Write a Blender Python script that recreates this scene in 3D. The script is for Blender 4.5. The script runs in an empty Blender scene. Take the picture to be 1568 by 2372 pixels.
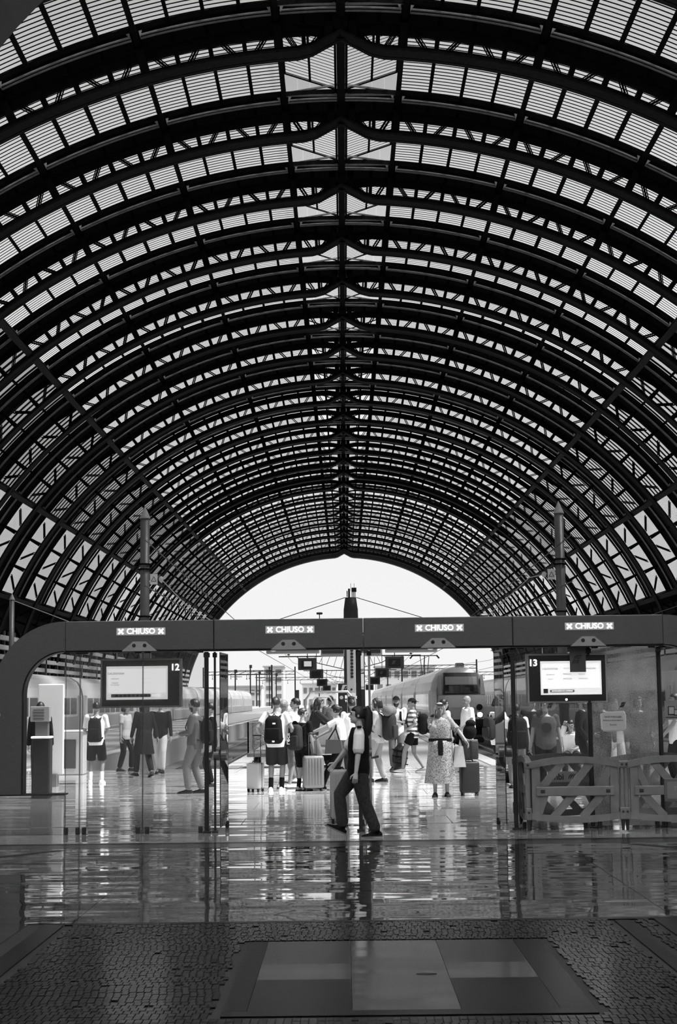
import bpy, bmesh, math, random
import numpy as np
from math import sin, cos, pi, radians as rad, sqrt, atan2
from mathutils import Vector, Matrix, Euler

random.seed(7)
S = bpy.context.scene
COL = S.collection

# ------------------------------------------------------------------ camera
W, H, F = 1568.0, 2372.0, 3700.0
EYE = Vector((0.0, 0.0, 1.75))
cd = bpy.data.cameras.new('camera'); cam = bpy.data.objects.new('camera', cd); COL.objects.link(cam)
cd.sensor_fit = 'VERTICAL'; cd.sensor_height = 36.0; cd.lens = 36.0 * F / H
cd.clip_start = 0.1; cd.clip_end = 3000
CAMROT = Euler((0, 0, rad(0.155))).to_matrix() @ Euler((rad(90 + 6.7), 0, 0)).to_matrix() @ Euler((0, 0, rad(-0.67))).to_matrix()
cam.matrix_world = Matrix.Translation(EYE) @ CAMROT.to_4x4()
S.camera = cam

def ray(px, py):
    return (CAMROT @ Vector(((px - W / 2) / F, (H / 2 - py) / F, -1.0)))
def at_y(px, py, Y):                       # the point a given distance down the hall that the photo shows at (px, py)
    d = ray(px, py); return EYE + d * (Y / d.y)
def ground(px, py, z=0.0):                 # the floor point seen at (px, py)
    d = ray(px, py); return EYE + d * ((z - EYE.z) / d.z)

# ------------------------------------------------------------------ sky, sun, exposure
SKY_LOW, SKY_MID, SKY_HIGH, SKY_STR = 1.0, 0.9, 0.42, 0.93
SUN_STR, EXPOSURE = 10.5, 0.0
wd = bpy.data.worlds.new('sky'); S.world = wd; wd.use_nodes = True
nt = wd.node_tree; nt.nodes.clear()
tc = nt.nodes.new('ShaderNodeTexCoord'); sp = nt.nodes.new('ShaderNodeSeparateXYZ')
rp = nt.nodes.new('ShaderNodeValToRGB'); bg = nt.nodes.new('ShaderNodeBackground'); ow = nt.nodes.new('ShaderNodeOutputWorld')
nt.links.new(tc.outputs['Generated'], sp.inputs[0]); nt.links.new(sp.outputs['Z'], rp.inputs[0])
e = rp.color_ramp.elements
e[0].position = 0.0; e[0].color = (SKY_LOW,) * 3 + (1,)
e[1].position = 0.42; e[1].color = (SKY_HIGH,) * 3 + (1,)
q_ = e.new(0.22); q_.color = (SKY_MID,) * 3 + (1,)
nt.links.new(rp.outputs[0], bg.inputs[0]); bg.inputs[1].default_value = SKY_STR
nt.links.new(bg.outputs[0], ow.inputs[0])
sd = bpy.data.lights.new('sun', 'SUN'); sd.energy = SUN_STR; sd.angle = rad(12)
so = bpy.data.objects.new('sun', sd); COL.objects.link(so); so.rotation_euler = (rad(6), rad(28), 0)
vs = S.view_settings
vs.view_transform = 'Standard'; vs.look = 'None'; vs.gamma = 1.0; vs.use_curve_mapping = False; vs.exposure = EXPOSURE
S.cycles.transparent_max_bounces = 28; S.cycles.max_bounces = 5; S.cycles.diffuse_bounces = 2; S.cycles.glossy_bounces = 3; S.cycles.transmission_bounces = 3
S.cycles.use_adaptive_sampling = True; S.cycles.adaptive_threshold = 0.15
S.cycles.caustics_reflective = False; S.cycles.caustics_refractive = False

# ------------------------------------------------------------------ materials
MATS = {}
def mat(name, v, rough=0.6, metal=0.0, var=0.0, scale=8.0, bump=0.0, spec=0.5, emit=0.0, stretch=None, coat=0.0, wave=0.0):
    if name in MATS: return MATS[name]
    m = bpy.data.materials.new(name); m.use_nodes = True
    t = m.node_tree; b = t.nodes['Principled BSDF']
    b.inputs['Base Color'].default_value = (v, v, v, 1)
    b.inputs['Roughness'].default_value = rough; b.inputs['Metallic'].default_value = metal
    b.inputs['Specular IOR Level'].default_value = spec
    if coat: b.inputs['Coat Weight'].default_value = coat; b.inputs['Coat Roughness'].default_value = 0.035
    if emit:
        b.inputs['Emission Color'].default_value = (1, 1, 1, 1); b.inputs['Emission Strength'].default_value = emit; m.cycles.emission_sampling = 'NONE'
    if var or bump:
        co = t.nodes.new('ShaderNodeTexCoord'); no = t.nodes.new('ShaderNodeTexNoise')
        no.inputs['Scale'].default_value = scale; no.inputs['Detail'].default_value = 5
        if stretch:
            mp = t.nodes.new('ShaderNodeMapping'); mp.inputs['Scale'].default_value = stretch
            t.links.new(co.outputs['Object'], mp.inputs[0]); t.links.new(mp.outputs[0], no.inputs['Vector'])
        else: t.links.new(co.outputs['Object'], no.inputs['Vector'])
        if var:
            mr = t.nodes.new('ShaderNodeMapRange')
            mr.inputs['From Min'].default_value = 0.25; mr.inputs['From Max'].default_value = 0.75
            mr.inputs['To Min'].default_value = max(0, v * (1 - var)); mr.inputs['To Max'].default_value = v * (1 + var)
            t.links.new(no.outputs['Fac'], mr.inputs['Value']); t.links.new(mr.outputs[0], b.inputs['Base Color'])
        if bump:
            bp = t.nodes.new('ShaderNodeBump'); bp.inputs['Strength'].default_value = bump; bp.inputs['Distance'].default_value = 0.02
            t.links.new(no.outputs['Fac'], bp.inputs['Height']); t.links.new(bp.outputs[0], b.inputs['Normal'])
    if wave:                                  # slow unevenness of a worn polished floor
        co = t.nodes.new('ShaderNodeTexCoord'); mp = t.nodes.new('ShaderNodeMapping'); mp.inputs['Scale'].default_value = (0.22, 1.0, 1.0)
        no = t.nodes.new('ShaderNodeTexNoise'); no.inputs['Scale'].default_value = 1.1; no.inputs['Detail'].default_value = 2.0
        bp = t.nodes.new('ShaderNodeBump'); bp.inputs['Strength'].default_value = 1.0; bp.inputs['Distance'].default_value = wave
        t.links.new(co.outputs['Object'], mp.inputs[0]); t.links.new(mp.outputs[0], no.inputs['Vector']); t.links.new(no.outputs['Fac'], bp.inputs['Height'])
        old = b.inputs['Normal'].links[0].from_node if b.inputs['Normal'].is_linked else None
        if old: t.links.new(bp.outputs[0], old.inputs['Normal'])
        else: t.links.new(bp.outputs[0], b.inputs['Normal'])
        t.links.new(bp.outputs[0], b.inputs['Coat Normal'])
    MATS[name] = m; return m

def glass_mat(name, clear=0.9, body=0.0, gloss=0.08, bodycol=0.7, speck=None, rough=0.0, thru=0.6):
    """thin pane: what passes straight through, a dull dusty share, a little mirror"""
    if name in MATS: return MATS[name]
    m = bpy.data.materials.new(name); m.use_nodes = True; t = m.node_tree; t.nodes.clear()
    o = t.nodes.new('ShaderNodeOutputMaterial'); tr = t.nodes.new('ShaderNodeBsdfTransparent')
    tr.inputs[0].default_value = (clear,) * 3 + (1,)
    gl = t.nodes.new('ShaderNodeBsdfGlossy'); gl.inputs['Roughness'].default_value = rough; gl.inputs[0].default_value = (0.9, 0.9, 0.9, 1)
    m1 = tr
    if gloss:
        m1 = t.nodes.new('ShaderNodeMixShader')
        fr = t.nodes.new('ShaderNodeFresnel'); fr.inputs[0].default_value = 1.0 + gloss * 5
        t.links.new(fr.outputs[0], m1.inputs[0]); t.links.new(tr.outputs[0], m1.inputs[1]); t.links.new(gl.outputs[0], m1.inputs[2])
    last = m1
    if body or speck:
        df = t.nodes.new('ShaderNodeBsdfDiffuse'); df.inputs[0].default_value = (bodycol,) * 3 + (1,)
        ts = t.nodes.new('ShaderNodeBsdfTranslucent'); ts.inputs[0].default_value = (bodycol,) * 3 + (1,)
        ad = t.nodes.new('ShaderNodeMixShader'); ad.inputs[0].default_value = thru
        t.links.new(df.outputs[0], ad.inputs[1]); t.links.new(ts.outputs[0], ad.inputs[2])
        m2 = t.nodes.new('ShaderNodeMixShader'); m2.inputs[0].default_value = body
        if speck:
            co = t.nodes.new('ShaderNodeTexCoord'); no = t.nodes.new('ShaderNodeTexNoise'); no.inputs['Scale'].default_value = speck[0]; no.inputs['Detail'].default_value = 3
            n2 = t.nodes.new('ShaderNodeTexNoise'); n2.inputs['Scale'].default_value = 3.0
            r = t.nodes.new('ShaderNodeMapRange'); r.inputs['From Min'].default_value = speck[1]; r.inputs['From Max'].default_value = speck[1] + 0.06
            r.inputs['To Min'].default_value = body; r.inputs['To Max'].default_value = speck[2]
            ma = t.nodes.new('ShaderNodeMath'); ma.operation = 'MULTIPLY_ADD'; ma.inputs[1].default_value = 0.25
            t.links.new(co.outputs['Object'], no.inputs['Vector']); t.links.new(co.outputs['Object'], n2.inputs['Vector'])
            t.links.new(n2.outputs['Fac'], ma.inputs[0]); t.links.new(no.outputs['Fac'], ma.inputs[2])
            t.links.new(ma.outputs[0], r.inputs['Value']); t.links.new(r.outputs[0], m2.inputs[0])
        t.links.new(m1.outputs[0], m2.inputs[1]); t.links.new(ad.outputs[0], m2.inputs[2]); last = m2
    t.links.new(last.outputs[0], o.inputs[0])
    MATS[name] = m; return m

STEEL = mat('black_steel', 0.006, 0.75, 0.0, 0.4, 3.0, spec=0.03)
STEEL_L = mat('pale_steel', 0.16, 0.6, 0.0, 0.3, 4.0)
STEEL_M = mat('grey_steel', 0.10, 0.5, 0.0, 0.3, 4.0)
ROOFING = mat('roof_lining', 0.005, 0.9, spec=0.02)
BLACK = mat('black', 0.008, 0.5)
SKYGLASS = glass_mat('roof_glass', 0.97, 0.08, 0.0, 0.8)
CLEARROOF = glass_mat('roof_glass_clear', 0.9, 0.05, 0.0)

# ------------------------------------------------------------------ mesh helpers
def me_from(bm, name, m=None, smooth=False):
    me = bpy.data.meshes.new(name); bm.to_mesh(me); bm.free()
    if m is not None:
        for x in (m if isinstance(m, (list, tuple)) else [m]): me.materials.append(x)
    if smooth:
        me.polygons.foreach_set('use_smooth', [True] * len(me.polygons))
    return me
def link(name, data, parent=None, loc=None, rot=None):
    o = bpy.data.objects.new(name, data); COL.objects.link(o)
    if parent is not None: o.parent = parent
    if loc is not None: o.location = loc
    if rot is not None: o.rotation_euler = rot
    return o
def tag(o, label=None, cat=None, group=None, kind=None):
    if label: o['label'] = label
    if cat: o['category'] = cat
    if group: o['group'] = group
    if kind: o['kind'] = kind
    return o
def thing(name, label, cat, loc=(0, 0, 0), rz=0.0, group=None, kind=None):
    o = link(name, None, None, loc, (0, 0, rz)); o.empty_display_size = 0.1
    return tag(o, label, cat, group, kind)
def part(name, bm, m, parent, smooth=False, loc=None, rot=None):
    return link(name, me_from(bm, name, m, smooth), parent, loc, rot)
def B(): return bmesh.new()
def box(bm, c, s, M=None, mi=0):
    """axis box, centre c, full size s"""
    hx, hy, hz = s[0] / 2, s[1] / 2, s[2] / 2
    vs_ = [Vector((c[0] + i * hx, c[1] + j * hy, c[2] + k * hz)) for i in (-1, 1) for j in (-1, 1) for k in (-1, 1)]
    if M is not None: vs_ = [M @ v for v in vs_]
    v = [bm.verts.new(x) for x in vs_]
    for f in ((0, 1, 3, 2), (4, 6, 7, 5), (0, 4, 5, 1), (2, 3, 7, 6), (0, 2, 6, 4), (1, 5, 7, 3)):
        fc = bm.faces.new([v[i] for i in f]); fc.material_index = mi
    return v
def rbox(bm, c, s, r=0.02, M=None, seg=3):
    """box with rounded vertical + horizontal edges"""
    t = bmesh.new(); box(t, (0, 0, 0), s)
    bmesh.ops.bevel(t, geom=list(t.edges), offset=r, segments=seg, profile=0.5, affect='EDGES')
    T = Matrix.Translation(c)
    if M is not None: T = M @ T
    add_bm(bm, t, T)
def add_bm(bm, t, M=None):
    mp = {}
    for v in t.verts: mp[v] = bm.verts.new(M @ v.co if M is not None else v.co)
    for f in t.faces:
        try:
            n = bm.faces.new([mp[v] for v in f.verts]); n.material_index = f.material_index
        except ValueError: pass
    t.free()
def bar(bm, a, b, w, h=None, up=None):
    """rectangular bar from a to b"""
    a, b = Vector(a), Vector(b); h = h or w; d = (b - a); L = d.length
    if L < 1e-6: return
    d /= L; u = Vector(up) if up is not None else (Vector((0, 0, 1)) if abs(d.z) < 0.95 else Vector((0, 1, 0)))
    s = d.cross(u).normalized(); u = s.cross(d).normalized()
    q = [bm.verts.new(p + s * (i * w / 2) + u * (j * h / 2)) for p in (a, b) for i, j in ((-1, -1), (1, -1), (1, 1), (-1, 1))]
    for f in ((0, 3, 2, 1), (4, 5, 6, 7), (0, 1, 5, 4), (1, 2, 6, 5), (2, 3, 7, 6), (3, 0, 4, 7)): bm.faces.new([q[i] for i in f])
def tube(bm, pts, rads, n=8, cap=True, flat=None):
    """tube through pts with per-point radius (float or (across, other)); hemispherical-ish ends"""
    P = [Vector(p) for p in pts]; R = [r if isinstance(r, (tuple, list)) else (r, r) for r in rads]
    ref = Vector(flat) if flat is not None else None
    rings = []; prev = None
    for i, p in enumerate(P):
        d = (P[min(i + 1, len(P) - 1)] - P[max(i - 1, 0)]); d = d.normalized() if d.length > 1e-9 else Vector((0, 0, 1))
        if prev is None:
            r0 = ref if ref is not None else (Vector((1, 0, 0)) if abs(d.x) < 0.8 else Vector((0, 1, 0)))
        else: r0 = prev
        s = (r0 - d * r0.dot(d)).normalized(); t = d.cross(s); prev = s
        rings.append((p, d, s, t, R[i]))
    if cap:
        p, d, s, t, r = rings[0]; m = min(r); rings.insert(0, (p - d * m * 0.6, d, s, t, (r[0] * 0.75, r[1] * 0.75)))
        p, d, s, t, r = rings[-1]; m = min(r); rings.append((p + d * m * 0.6, d, s, t, (r[0] * 0.75, r[1] * 0.75)))
    V = [[bm.verts.new(p + s * (cos(2 * pi * k / n) * r[0]) + t * (sin(2 * pi * k / n) * r[1])) for k in range(n)] for p, d, s, t, r in rings]
    for a, b in zip(V, V[1:]):
        for k in range(n): bm.faces.new((a[k], a[(k + 1) % n], b[(k + 1) % n], b[k]))
    bm.faces.new(V[0][::-1]); bm.faces.new(V[-1])
def cyl(bm, c, r, h, n=16, axis='z', r2=None):
    a = {'x': Vector((1, 0, 0)), 'y': Vector((0, 1, 0)), 'z': Vector((0, 0, 1))}[axis]; c = Vector(c)
    tube(bm, [c - a * h / 2, c + a * h / 2], [r, r if r2 is None else r2], n, cap=False)
def ball(bm, c, r, u=12, v=8, M=None):
    r = r if isinstance(r, (tuple, list)) else (r, r, r)
    T = Matrix.Translation(c) @ Matrix.Diagonal((r[0], r[1], r[2], 1))
    if M is not None: T = M @ T
    bmesh.ops.create_uvsphere(bm, u_segments=u, v_segments=v, radius=1.0, matrix=T)
def prism(bm, poly, d, M=None):
    """extrude a 2D polygon (x, z) by d in y"""
    n = len(poly)
    a = [Vector((p[0], -d / 2, p[1])) for p in poly]; b = [Vector((p[0], d / 2, p[1])) for p in poly]
    if M is not None: a = [M @ v for v in a]; b = [M @ v for v in b]
    va = [bm.verts.new(v) for v in a]; vb = [bm.verts.new(v) for v in b]
    bm.faces.new(va); bm.faces.new(vb[::-1])
    for i in range(n): bm.faces.new((va[(i + 1) % n], va[i], vb[i], vb[(i + 1) % n]))
def copy_tree(o, parent=None):
    c = o.copy(); COL.objects.link(c); c.parent = parent
    for ch in list(o.children): copy_tree(ch, c)
    return c
TXT = {}
def text_me(s, size, m, depth=0.004, align='CENTER', bold=0.0):
    """lettering as a mesh in the x-z plane, facing -y"""
    k = (s, size, m.name, align)
    if k in TXT: return TXT[k]
    cu = bpy.data.curves.new('lettering', 'FONT'); cu.body = s; cu.size = size; cu.align_x = align; cu.align_y = 'CENTER'
    cu.extrude = depth; cu.offset = bold; cu.resolution_u = 3
    o = bpy.data.objects.new('lettering', cu); COL.objects.link(o)
    dg = bpy.context.evaluated_depsgraph_get(); me = bpy.data.meshes.new_from_object(o.evaluated_get(dg))
    bpy.data.objects.remove(o); me.transform(Euler((pi / 2, 0, 0)).to_matrix().to_4x4())
    me.materials.clear(); me.materials.append(m); TXT[k] = me; return me
ORD = ['first', 'second', 'third', 'fourth', 'fifth', 'sixth', 'seventh', 'eighth', 'ninth', 'tenth', 'eleventh', 'twelfth', 'thirteenth', 'fourteenth', 'fifteenth',
       'sixteenth', 'seventeenth', 'eighteenth', 'nineteenth', 'twentieth', 'twenty-first', 'twenty-second', 'twenty-third', 'twenty-fourth', 'twenty-fifth', 'twenty-sixth', 'twenty-seventh', 'twenty-eighth', 'twenty-ninth', 'thirtieth']

# ------------------------------------------------------------------ the vault
AX, ZC = 0.17, -2.4                 # axis of the vault
RI, RO, RR, RF = 33.85, 35.3, 36.0, 35.72   # inner chord, outer chord, roof skin, glazing rib
Y0, SP = 71.0, 11.05
K0, K1 = -3, 24
NODES = [4.8, 15.3, 26.2, 37.5, 52.0, 66.0, 80.0]
def polar(a, r, y=0.0):             # a in degrees from the crown
    return Vector((r * sin(rad(a)), y, r * cos(rad(a))))
def arc_box(bm, a0, a1, r0, r1, y0, y1, n, f0=None, f1=None):
    """curved bar of rectangular section, angle a0..a1 (deg); f0/f1 adjust the two radii"""
    rows = []
    for i in range(n + 1):
        a = a0 + (a1 - a0) * i / n
        p, q = r0 + (f0(a) if f0 else 0), r1 + (f1(a) if f1 else 0)
        rows.append([bm.verts.new(polar(a, p, y0)), bm.verts.new(polar(a, p, y1)), bm.verts.new(polar(a, q, y1)), bm.verts.new(polar(a, q, y0))])
    for A, C in zip(rows, rows[1:]):
        for k in range(4): bm.faces.new((A[k], A[(k + 1) % 4], C[(k + 1) % 4], C[k]))
    bm.faces.new(rows[0][::-1]); bm.faces.new(rows[-1])

dip_in = lambda a: max(0, 1 - abs(a) / 2.7) * 0.85
dip_out = lambda a: -max(0, 1 - abs(a) / 2.7) * 0.3
TW = 0.6                            # half width of the bottom flange
side = lambda a: max(0.0, min(1.0, (abs(a) - 38.0) / 4.0))
def truss_meshes(TW=TW, plate=0.46, outer=0.47, wide=1.0):
    out = []
    bm = B()
    for ya_, yb_ in ((-TW, 0.2), (0.3, TW)): arc_box(bm, -84, 84, RI, RI + 0.12, ya_, yb_, 150, dip_in, dip_in)
    arc_box(bm, -84, 84, RI + 0.12, RI + plate, -0.07, 0.07, 150, dip_in, lambda a: dip_in(a) - 0.2 * side(a) * wide)
    out.append(('inner_chord', me_from(bm, 'inner_chord', mat('chord_steel', 0.011, 0.7, 0, 0.5, 5.0, 0.4, spec=0.04))))
    bm = B(); arc_box(bm, -84, 84, RO - outer, RO, -0.09, 0.09, 150, lambda a: dip_out(a) + 0.34 * side(a) * wide, dip_out); arc_box(bm, -84, 84, RO - 0.08, RO, -0.35 * wide, 0.35 * wide, 150, dip_out, dip_out)
    out.append(('outer_chord', me_from(bm, 'outer_chord', STEEL)))
    ang = []
    for i, (a, b) in enumerate(zip([0.9] + NODES, NODES)):
        n = 2 if i == 0 else (3 if i == 5 else 4)
        ang += [(a + (b - a) * j / n, j == 0) for j in range(n)]
    ang.append((80.0, True))
    bm = B(); bd = B()
    for sd_ in (-1, 1):
        for i, (a, big) in enumerate(ang):
            w = 0.42 if big else 0.2
            bar(bm, polar(sd_ * a, RI + 0.3 + dip_in(a)), polar(sd_ * a, RR - 0.02), 0.12, w, up=polar(sd_ * (a + 90), 1))
            if i + 1 < len(ang):
                b = ang[i + 1][0]; p, q = (a, b) if i % 2 else (b, a); p, q = p + (q - p) * 0.3, q - (q - p) * 0.3
                for off in (-0.11, 0.11):
                    for y in (-0.16, 0.16): bar(bd, polar(sd_ * p + off * 1.2, RI + 0.3 + dip_in(p), y), polar(sd_ * q + off * 1.2, RO - 0.3 + dip_out(q), y), 0.05, 0.06, up=(0, 1, 0))
            if big: arc_box(bm, sd_ * a - 0.3, sd_ * a + 0.3, RI + 0.1 + dip_in(a), RO, -0.4, 0.4, 1)
    out.append(('web_posts', me_from(bm, 'web_posts', STEEL))); out.append(('web_diagonals', me_from(bd, 'web_diagonals', STEEL)))
    bm = B()                                # hinge block at the crown
    box(bm, (0, 0, RI + 1.35), (0.5, 1.0, 0.7)); ball(bm, (0, 0, RI + 1.15), (0.35, 0.5, 0.3), 10, 6)
    out.append(('crown_hinge', me_from(bm, 'crown_hinge', STEEL)))
    return out
TM = truss_meshes()
TMF = truss_meshes(0.42, 0.38, 0.19, 0.45)      # far trusses slimmed in shape so the distant roof reads brighter
for k in range(K0, K1 + 1):
    nth = k + 2
    lab = ('dark riveted steel arch truss of the vault, nearer than the frame shows whole' if k < 0 else 'dark riveted lattice arch truss, %s from the camera under the vault' % ORD[k]) if k < K1 else 'grey outermost arch truss framing the white sky at the open end'
    t = thing('arch_truss', lab, 'arch truss', (AX, Y0 + SP * k, ZC), 0, 'lattice arch trusses of the vault', 'structure')
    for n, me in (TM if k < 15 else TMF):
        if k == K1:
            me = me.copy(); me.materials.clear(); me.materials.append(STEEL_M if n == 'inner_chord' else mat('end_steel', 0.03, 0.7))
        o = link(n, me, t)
        if n.startswith('web'): o['kind'] = 'stuff'

bm = B(); arc_box(bm, -84, 84, RI + 0.3, RR + 0.5, -0.1, 0.1, 150, dip_in)
part('end_plate', bm, mat('end_steel', 0.03, 0.7), t)
# roof bays: opaque strip, pale glazing rib, panes
G0, G1 = 2.75, 9.85
def pane_mesh(da, r, L, nb, m, bw=0.055, G0=G0):
    bm = B(); n = 3
    g = 0.13
    rows = [(bm.verts.new(polar(-da / 2 + g + (da - 2 * g) * i / n, r, G0)), bm.verts.new(polar(-da / 2 + g + (da - 2 * g) * i / n, r, G0 + L))) for i in range(n + 1)]
    for a, b in zip(rows, rows[1:]): bm.faces.new((a[0], b[0], b[1], a[1]))
    pm = me_from(bm, 'skylight_pane', m)
    bm = B()
    for i in range(nb):
        y = G0 + L * (i + 0.5) / nb; arc_box(bm, -da / 2 + 0.1, da / 2 - 0.1, r - 0.006, r + 0.001, y - bw / 2, y + bw / 2, 2)
    for s in (-1, 1): arc_box(bm, s * da / 2 - 0.14, s * da / 2 + 0.14, r - 0.22, r + 0.02, G0, G0 + L, 1)
    return pm, me_from(bm, 'glazing_bars', STEEL)
GL = G1 - G0
d1 = (NODES[1] - NODES[0]) / 4; d2 = (NODES[5] - NODES[4]) / 3; d3 = (NODES[4] - NODES[3]) / 4
PA = pane_mesh(d1, RR, GL, 17, SKYGLASS, 0.11)
PB = pane_mesh(d2, RR, GL, 36, glass_mat('side_glass', 0.97, 0.12, 0.0, 0.8), 0.06)
PC = pane_mesh(d3, RR, GL, 6, glass_mat('dusty_glass', 0.3, 0.3, 0.0, 0.5), 0.5)
PD = pane_mesh((NODES[3] - NODES[2]) / 4, RR, GL, 17, SKYGLASS, 0.11)
slots = []
for s in (-1, 1):
    for i in range(4):
        slots.append((s * (NODES[0] + d1 * (i + 0.5)), PA)); slots.append((s * (NODES[1] + (NODES[2] - NODES[1]) / 4 * (i + 0.5)), PA))
        slots.append((s * (NODES[2] + (NODES[3] - NODES[2]) / 4 * (i + 0.5)), PD)); slots.append((s * (NODES[3] + d3 * (i + 0.5)), PC))
    for i in range(3): slots.append((s * (NODES[4] + d2 * (i + 0.5)), PB))
GF = 0.9; GLF = G1 - GF  # far panes lengthened and bars thinned to brighten the distant roof
FP = {id(PA): pane_mesh(d1, RR, GLF, 17, SKYGLASS, 0.05, GF), id(PB): pane_mesh(d2, RR, GLF, 30, MATS['side_glass'], 0.05, GF), id(PC): pane_mesh(d3, RR, GLF, 6, MATS['dusty_glass'], 0.4, GF), id(PD): pane_mesh((NODES[3] - NODES[2]) / 4, RR, GLF, 17, SKYGLASS, 0.05, GF)}
NP = {id(PA): PA, id(PB): PB, id(PC): PC, id(PD): PD}
def joined(which, FP):
    bm = B()
    for a, P in slots:
        t = bmesh.new(); t.from_mesh(FP[id(P)][which])
        mi = 0 if which else {id(PA): 0, id(PD): 0, id(PB): 1, id(PC): 2}[id(P)]
        for f in t.faces: f.material_index = mi
        add_bm(bm, t, Euler((0, rad(a), 0)).to_matrix().to_4x4())
    return me_from(bm, 'glazing', [STEEL] if which else [SKYGLASS, MATS['side_glass'], MATS['dusty_glass']])
MIDG, MIDB = joined(0, NP), joined(1, NP)
FARG, FARB = joined(0, FP), joined(1, FP)
# opaque strip + lower side skirt
def lining(g0, ga):
  bm = B(); arc_box(bm, -66, 66, RR - 0.06, RR + 0.06, G1, SP + g0, 60)
  for s in (-1, 1):
    arc_box(bm, s * 65.6, s * 82, RR - 0.06, RR + 0.06, ga, SP + g0, 8)
  for a in np.arange(-64, 64.1, 2.1):
    arc_box(bm, a - 0.62, a + 0.62, RR - 0.16, RR - 0.05, G1 + 0.3, SP - 0.9, 1)
  return me_from(bm, 'roof_lining', ROOFING)
OPQ, OPQF, OPQM = lining(G0, G0), lining(GF, GF), lining(GF, G0)
bm = B()
for y0, y1, r in ((-0.12, 0.0, RF - 0.22), (0.3, 0.4, RF - 0.2)):
    for s in (-1, 1):
        for a, b in zip(NODES[:5], NODES[1:6]):
            arc_box(bm, s * (a + 0.35), s * (b - 0.35), r - 0.03, r + 0.03, 9.75 + y0, 9.75 + y1, 8)
    arc_box(bm, -4.5, 4.5, r - 0.03, r + 0.03, 9.75 + y0, 9.75 + y1, 6)
for s in (-1, 1):                       # little pale haunch brackets at every purlin
    for a in NODES[:5]:
        for q in (-1, 1):
            v = [polar(s * a + q * 0.35, RF - 0.05, 9.6), polar(s * a + q * 0.6, RF - 0.05, 9.6), polar(s * a + q * 0.35, RF - 0.34, 9.6)]
            f1_ = [bm.verts.new(x) for x in v]; f2_ = [bm.verts.new(x + Vector((0, 0.1, 0))) for x in v]
            bm.faces.new(f1_); bm.faces.new(f2_[::-1])
            for i in range(3): bm.faces.new((f1_[i], f1_[(i + 1) % 3], f2_[(i + 1) % 3], f2_[i]))
RIB = me_from(bm, 'glazing_rib', STEEL_L)
bm = B(); arc_box(bm, -66, 66, RF + 0.06, RR, 9.7, 9.85, 60)
RIBW = me_from(bm, 'rib_web', STEEL)
# crown: butterfly glazing, gable frame and clear upright panes
XW = 2.95; ZA = RR; 
bm = B(); bb = B()
for s in (-1, 1):
    zo, zi = ZA + 0.95, ZA + 0.05
    q = [bm.verts.new((s * XW, G0, zo)), bm.verts.new((s * 0.28, G0, zi)), bm.verts.new((s * 0.28, G1, zi)), bm.verts.new((s * XW, G1, zo))]; bm.faces.new(q)
    for i in range(18):
        y = G0 + GL * (i + 0.5) / 18; bar(bb, (s * XW, y, zo), (s * 0.28, y, zi), 0.06, 0.012)
    for x in (XW, XW * 0.55, 0.28): bar(bb, (s * x, G0, zi + (zo - zi) * (x - 0.28) / (XW - 0.28) - 0.05), (s * x, G1, zi + (zo - zi) * (x - 0.28) / (XW - 0.28) - 0.02), 0.12, 0.06)
    bar(bb, (s * XW, G1, zo), (s * 0.28, G1, zi), 0.1, 0.1)
CROWN_G, CROWN_B = me_from(bm, 'crown_glass', SKYGLASS), me_from(bb, 'crown_glazing_bars', STEEL)
bp_ = []
for s in (-1, 1):
    for i in range(4):
        x0, x1 = XW - (XW - 0.3) * i / 4, XW - (XW - 0.3) * (i + 1) / 4
        lo = lambda x: RF + 0.12 + (1 - x / XW) * 0.42
        hi = lambda x: ZA + 0.05 + 0.9 * (x - 0.28) / (XW - 0.28)
        if hi(x1) - lo(x1) < 0.02: continue
        bm = B(); q = [bm.verts.new((s * (x0 - 0.03), G1, lo(x0))), bm.verts.new((s * (x1 + 0.03), G1, lo(x1))), bm.verts.new((s * (x1 + 0.03), G1, max(hi(x1) - 0.1, lo(x1) + 0.01))), bm.verts.new((s * (x0 - 0.03), G1, hi(x0) - 0.1))]
        bm.faces.new(q); bp_.append(me_from(bm, 'upright_pane', CLEARROOF))
bm = B()
for s in (-1, 1):
    bar(bm, (s * XW, 9.8, RF + 0.1), (s * 0.2, 9.8, RF + 0.55), 0.1, 0.1); bar(bm, (s * XW, 9.8, RF - 0.02), (0, 9.8, RF - 0.02), 0.1, 0.1)
    for x in (0.3, 1.6, 2.85): bar(bm, (s * x, 9.8, RF), (s * x, 9.8, RF + 0.1 + 0.45 * (1 - x / XW)), 0.1, 0.14)
GABLE = me_from(bm, 'gable_frame', STEEL_L)
for k in range(K0, K1):
    y = Y0 + SP * k
    lab = 'glazed roof bay between the %s pair of arch trusses from the camera' % ORD[k] if k >= 0 else 'glazed roof bay above the concourse, nearer than the first whole truss'
    t = thing('ceiling', lab, 'roof bay', (AX, y, ZC), 0, 'glazed roof bays of the vault', 'structure')
    link('roof_lining', OPQ if k < 12 else OPQM if k == 12 else OPQF, t); link('glazing_rib', RIB, t); link('rib_web', RIBW, t)
    g = link('crown_glass', CROWN_G, t); link('crown_glazing_bars', CROWN_B, g)
    link('gable_frame', GABLE, t)
    if -1 <= k <= 5:
        for p in bp_: link('upright_pane', p, t)
        for a, P in slots:
            o = link('skylight_pane', P[0], t, None, (0, rad(a), 0)); link('glazing_bars', P[1], o)
    else:
        o = link('skylight_glazing', FARG if k >= 13 else MIDG, t); o['kind'] = 'stuff'; b_ = link('glazing_bars', FARB if k >= 13 else MIDB, o); b_['kind'] = 'stuff'
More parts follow.
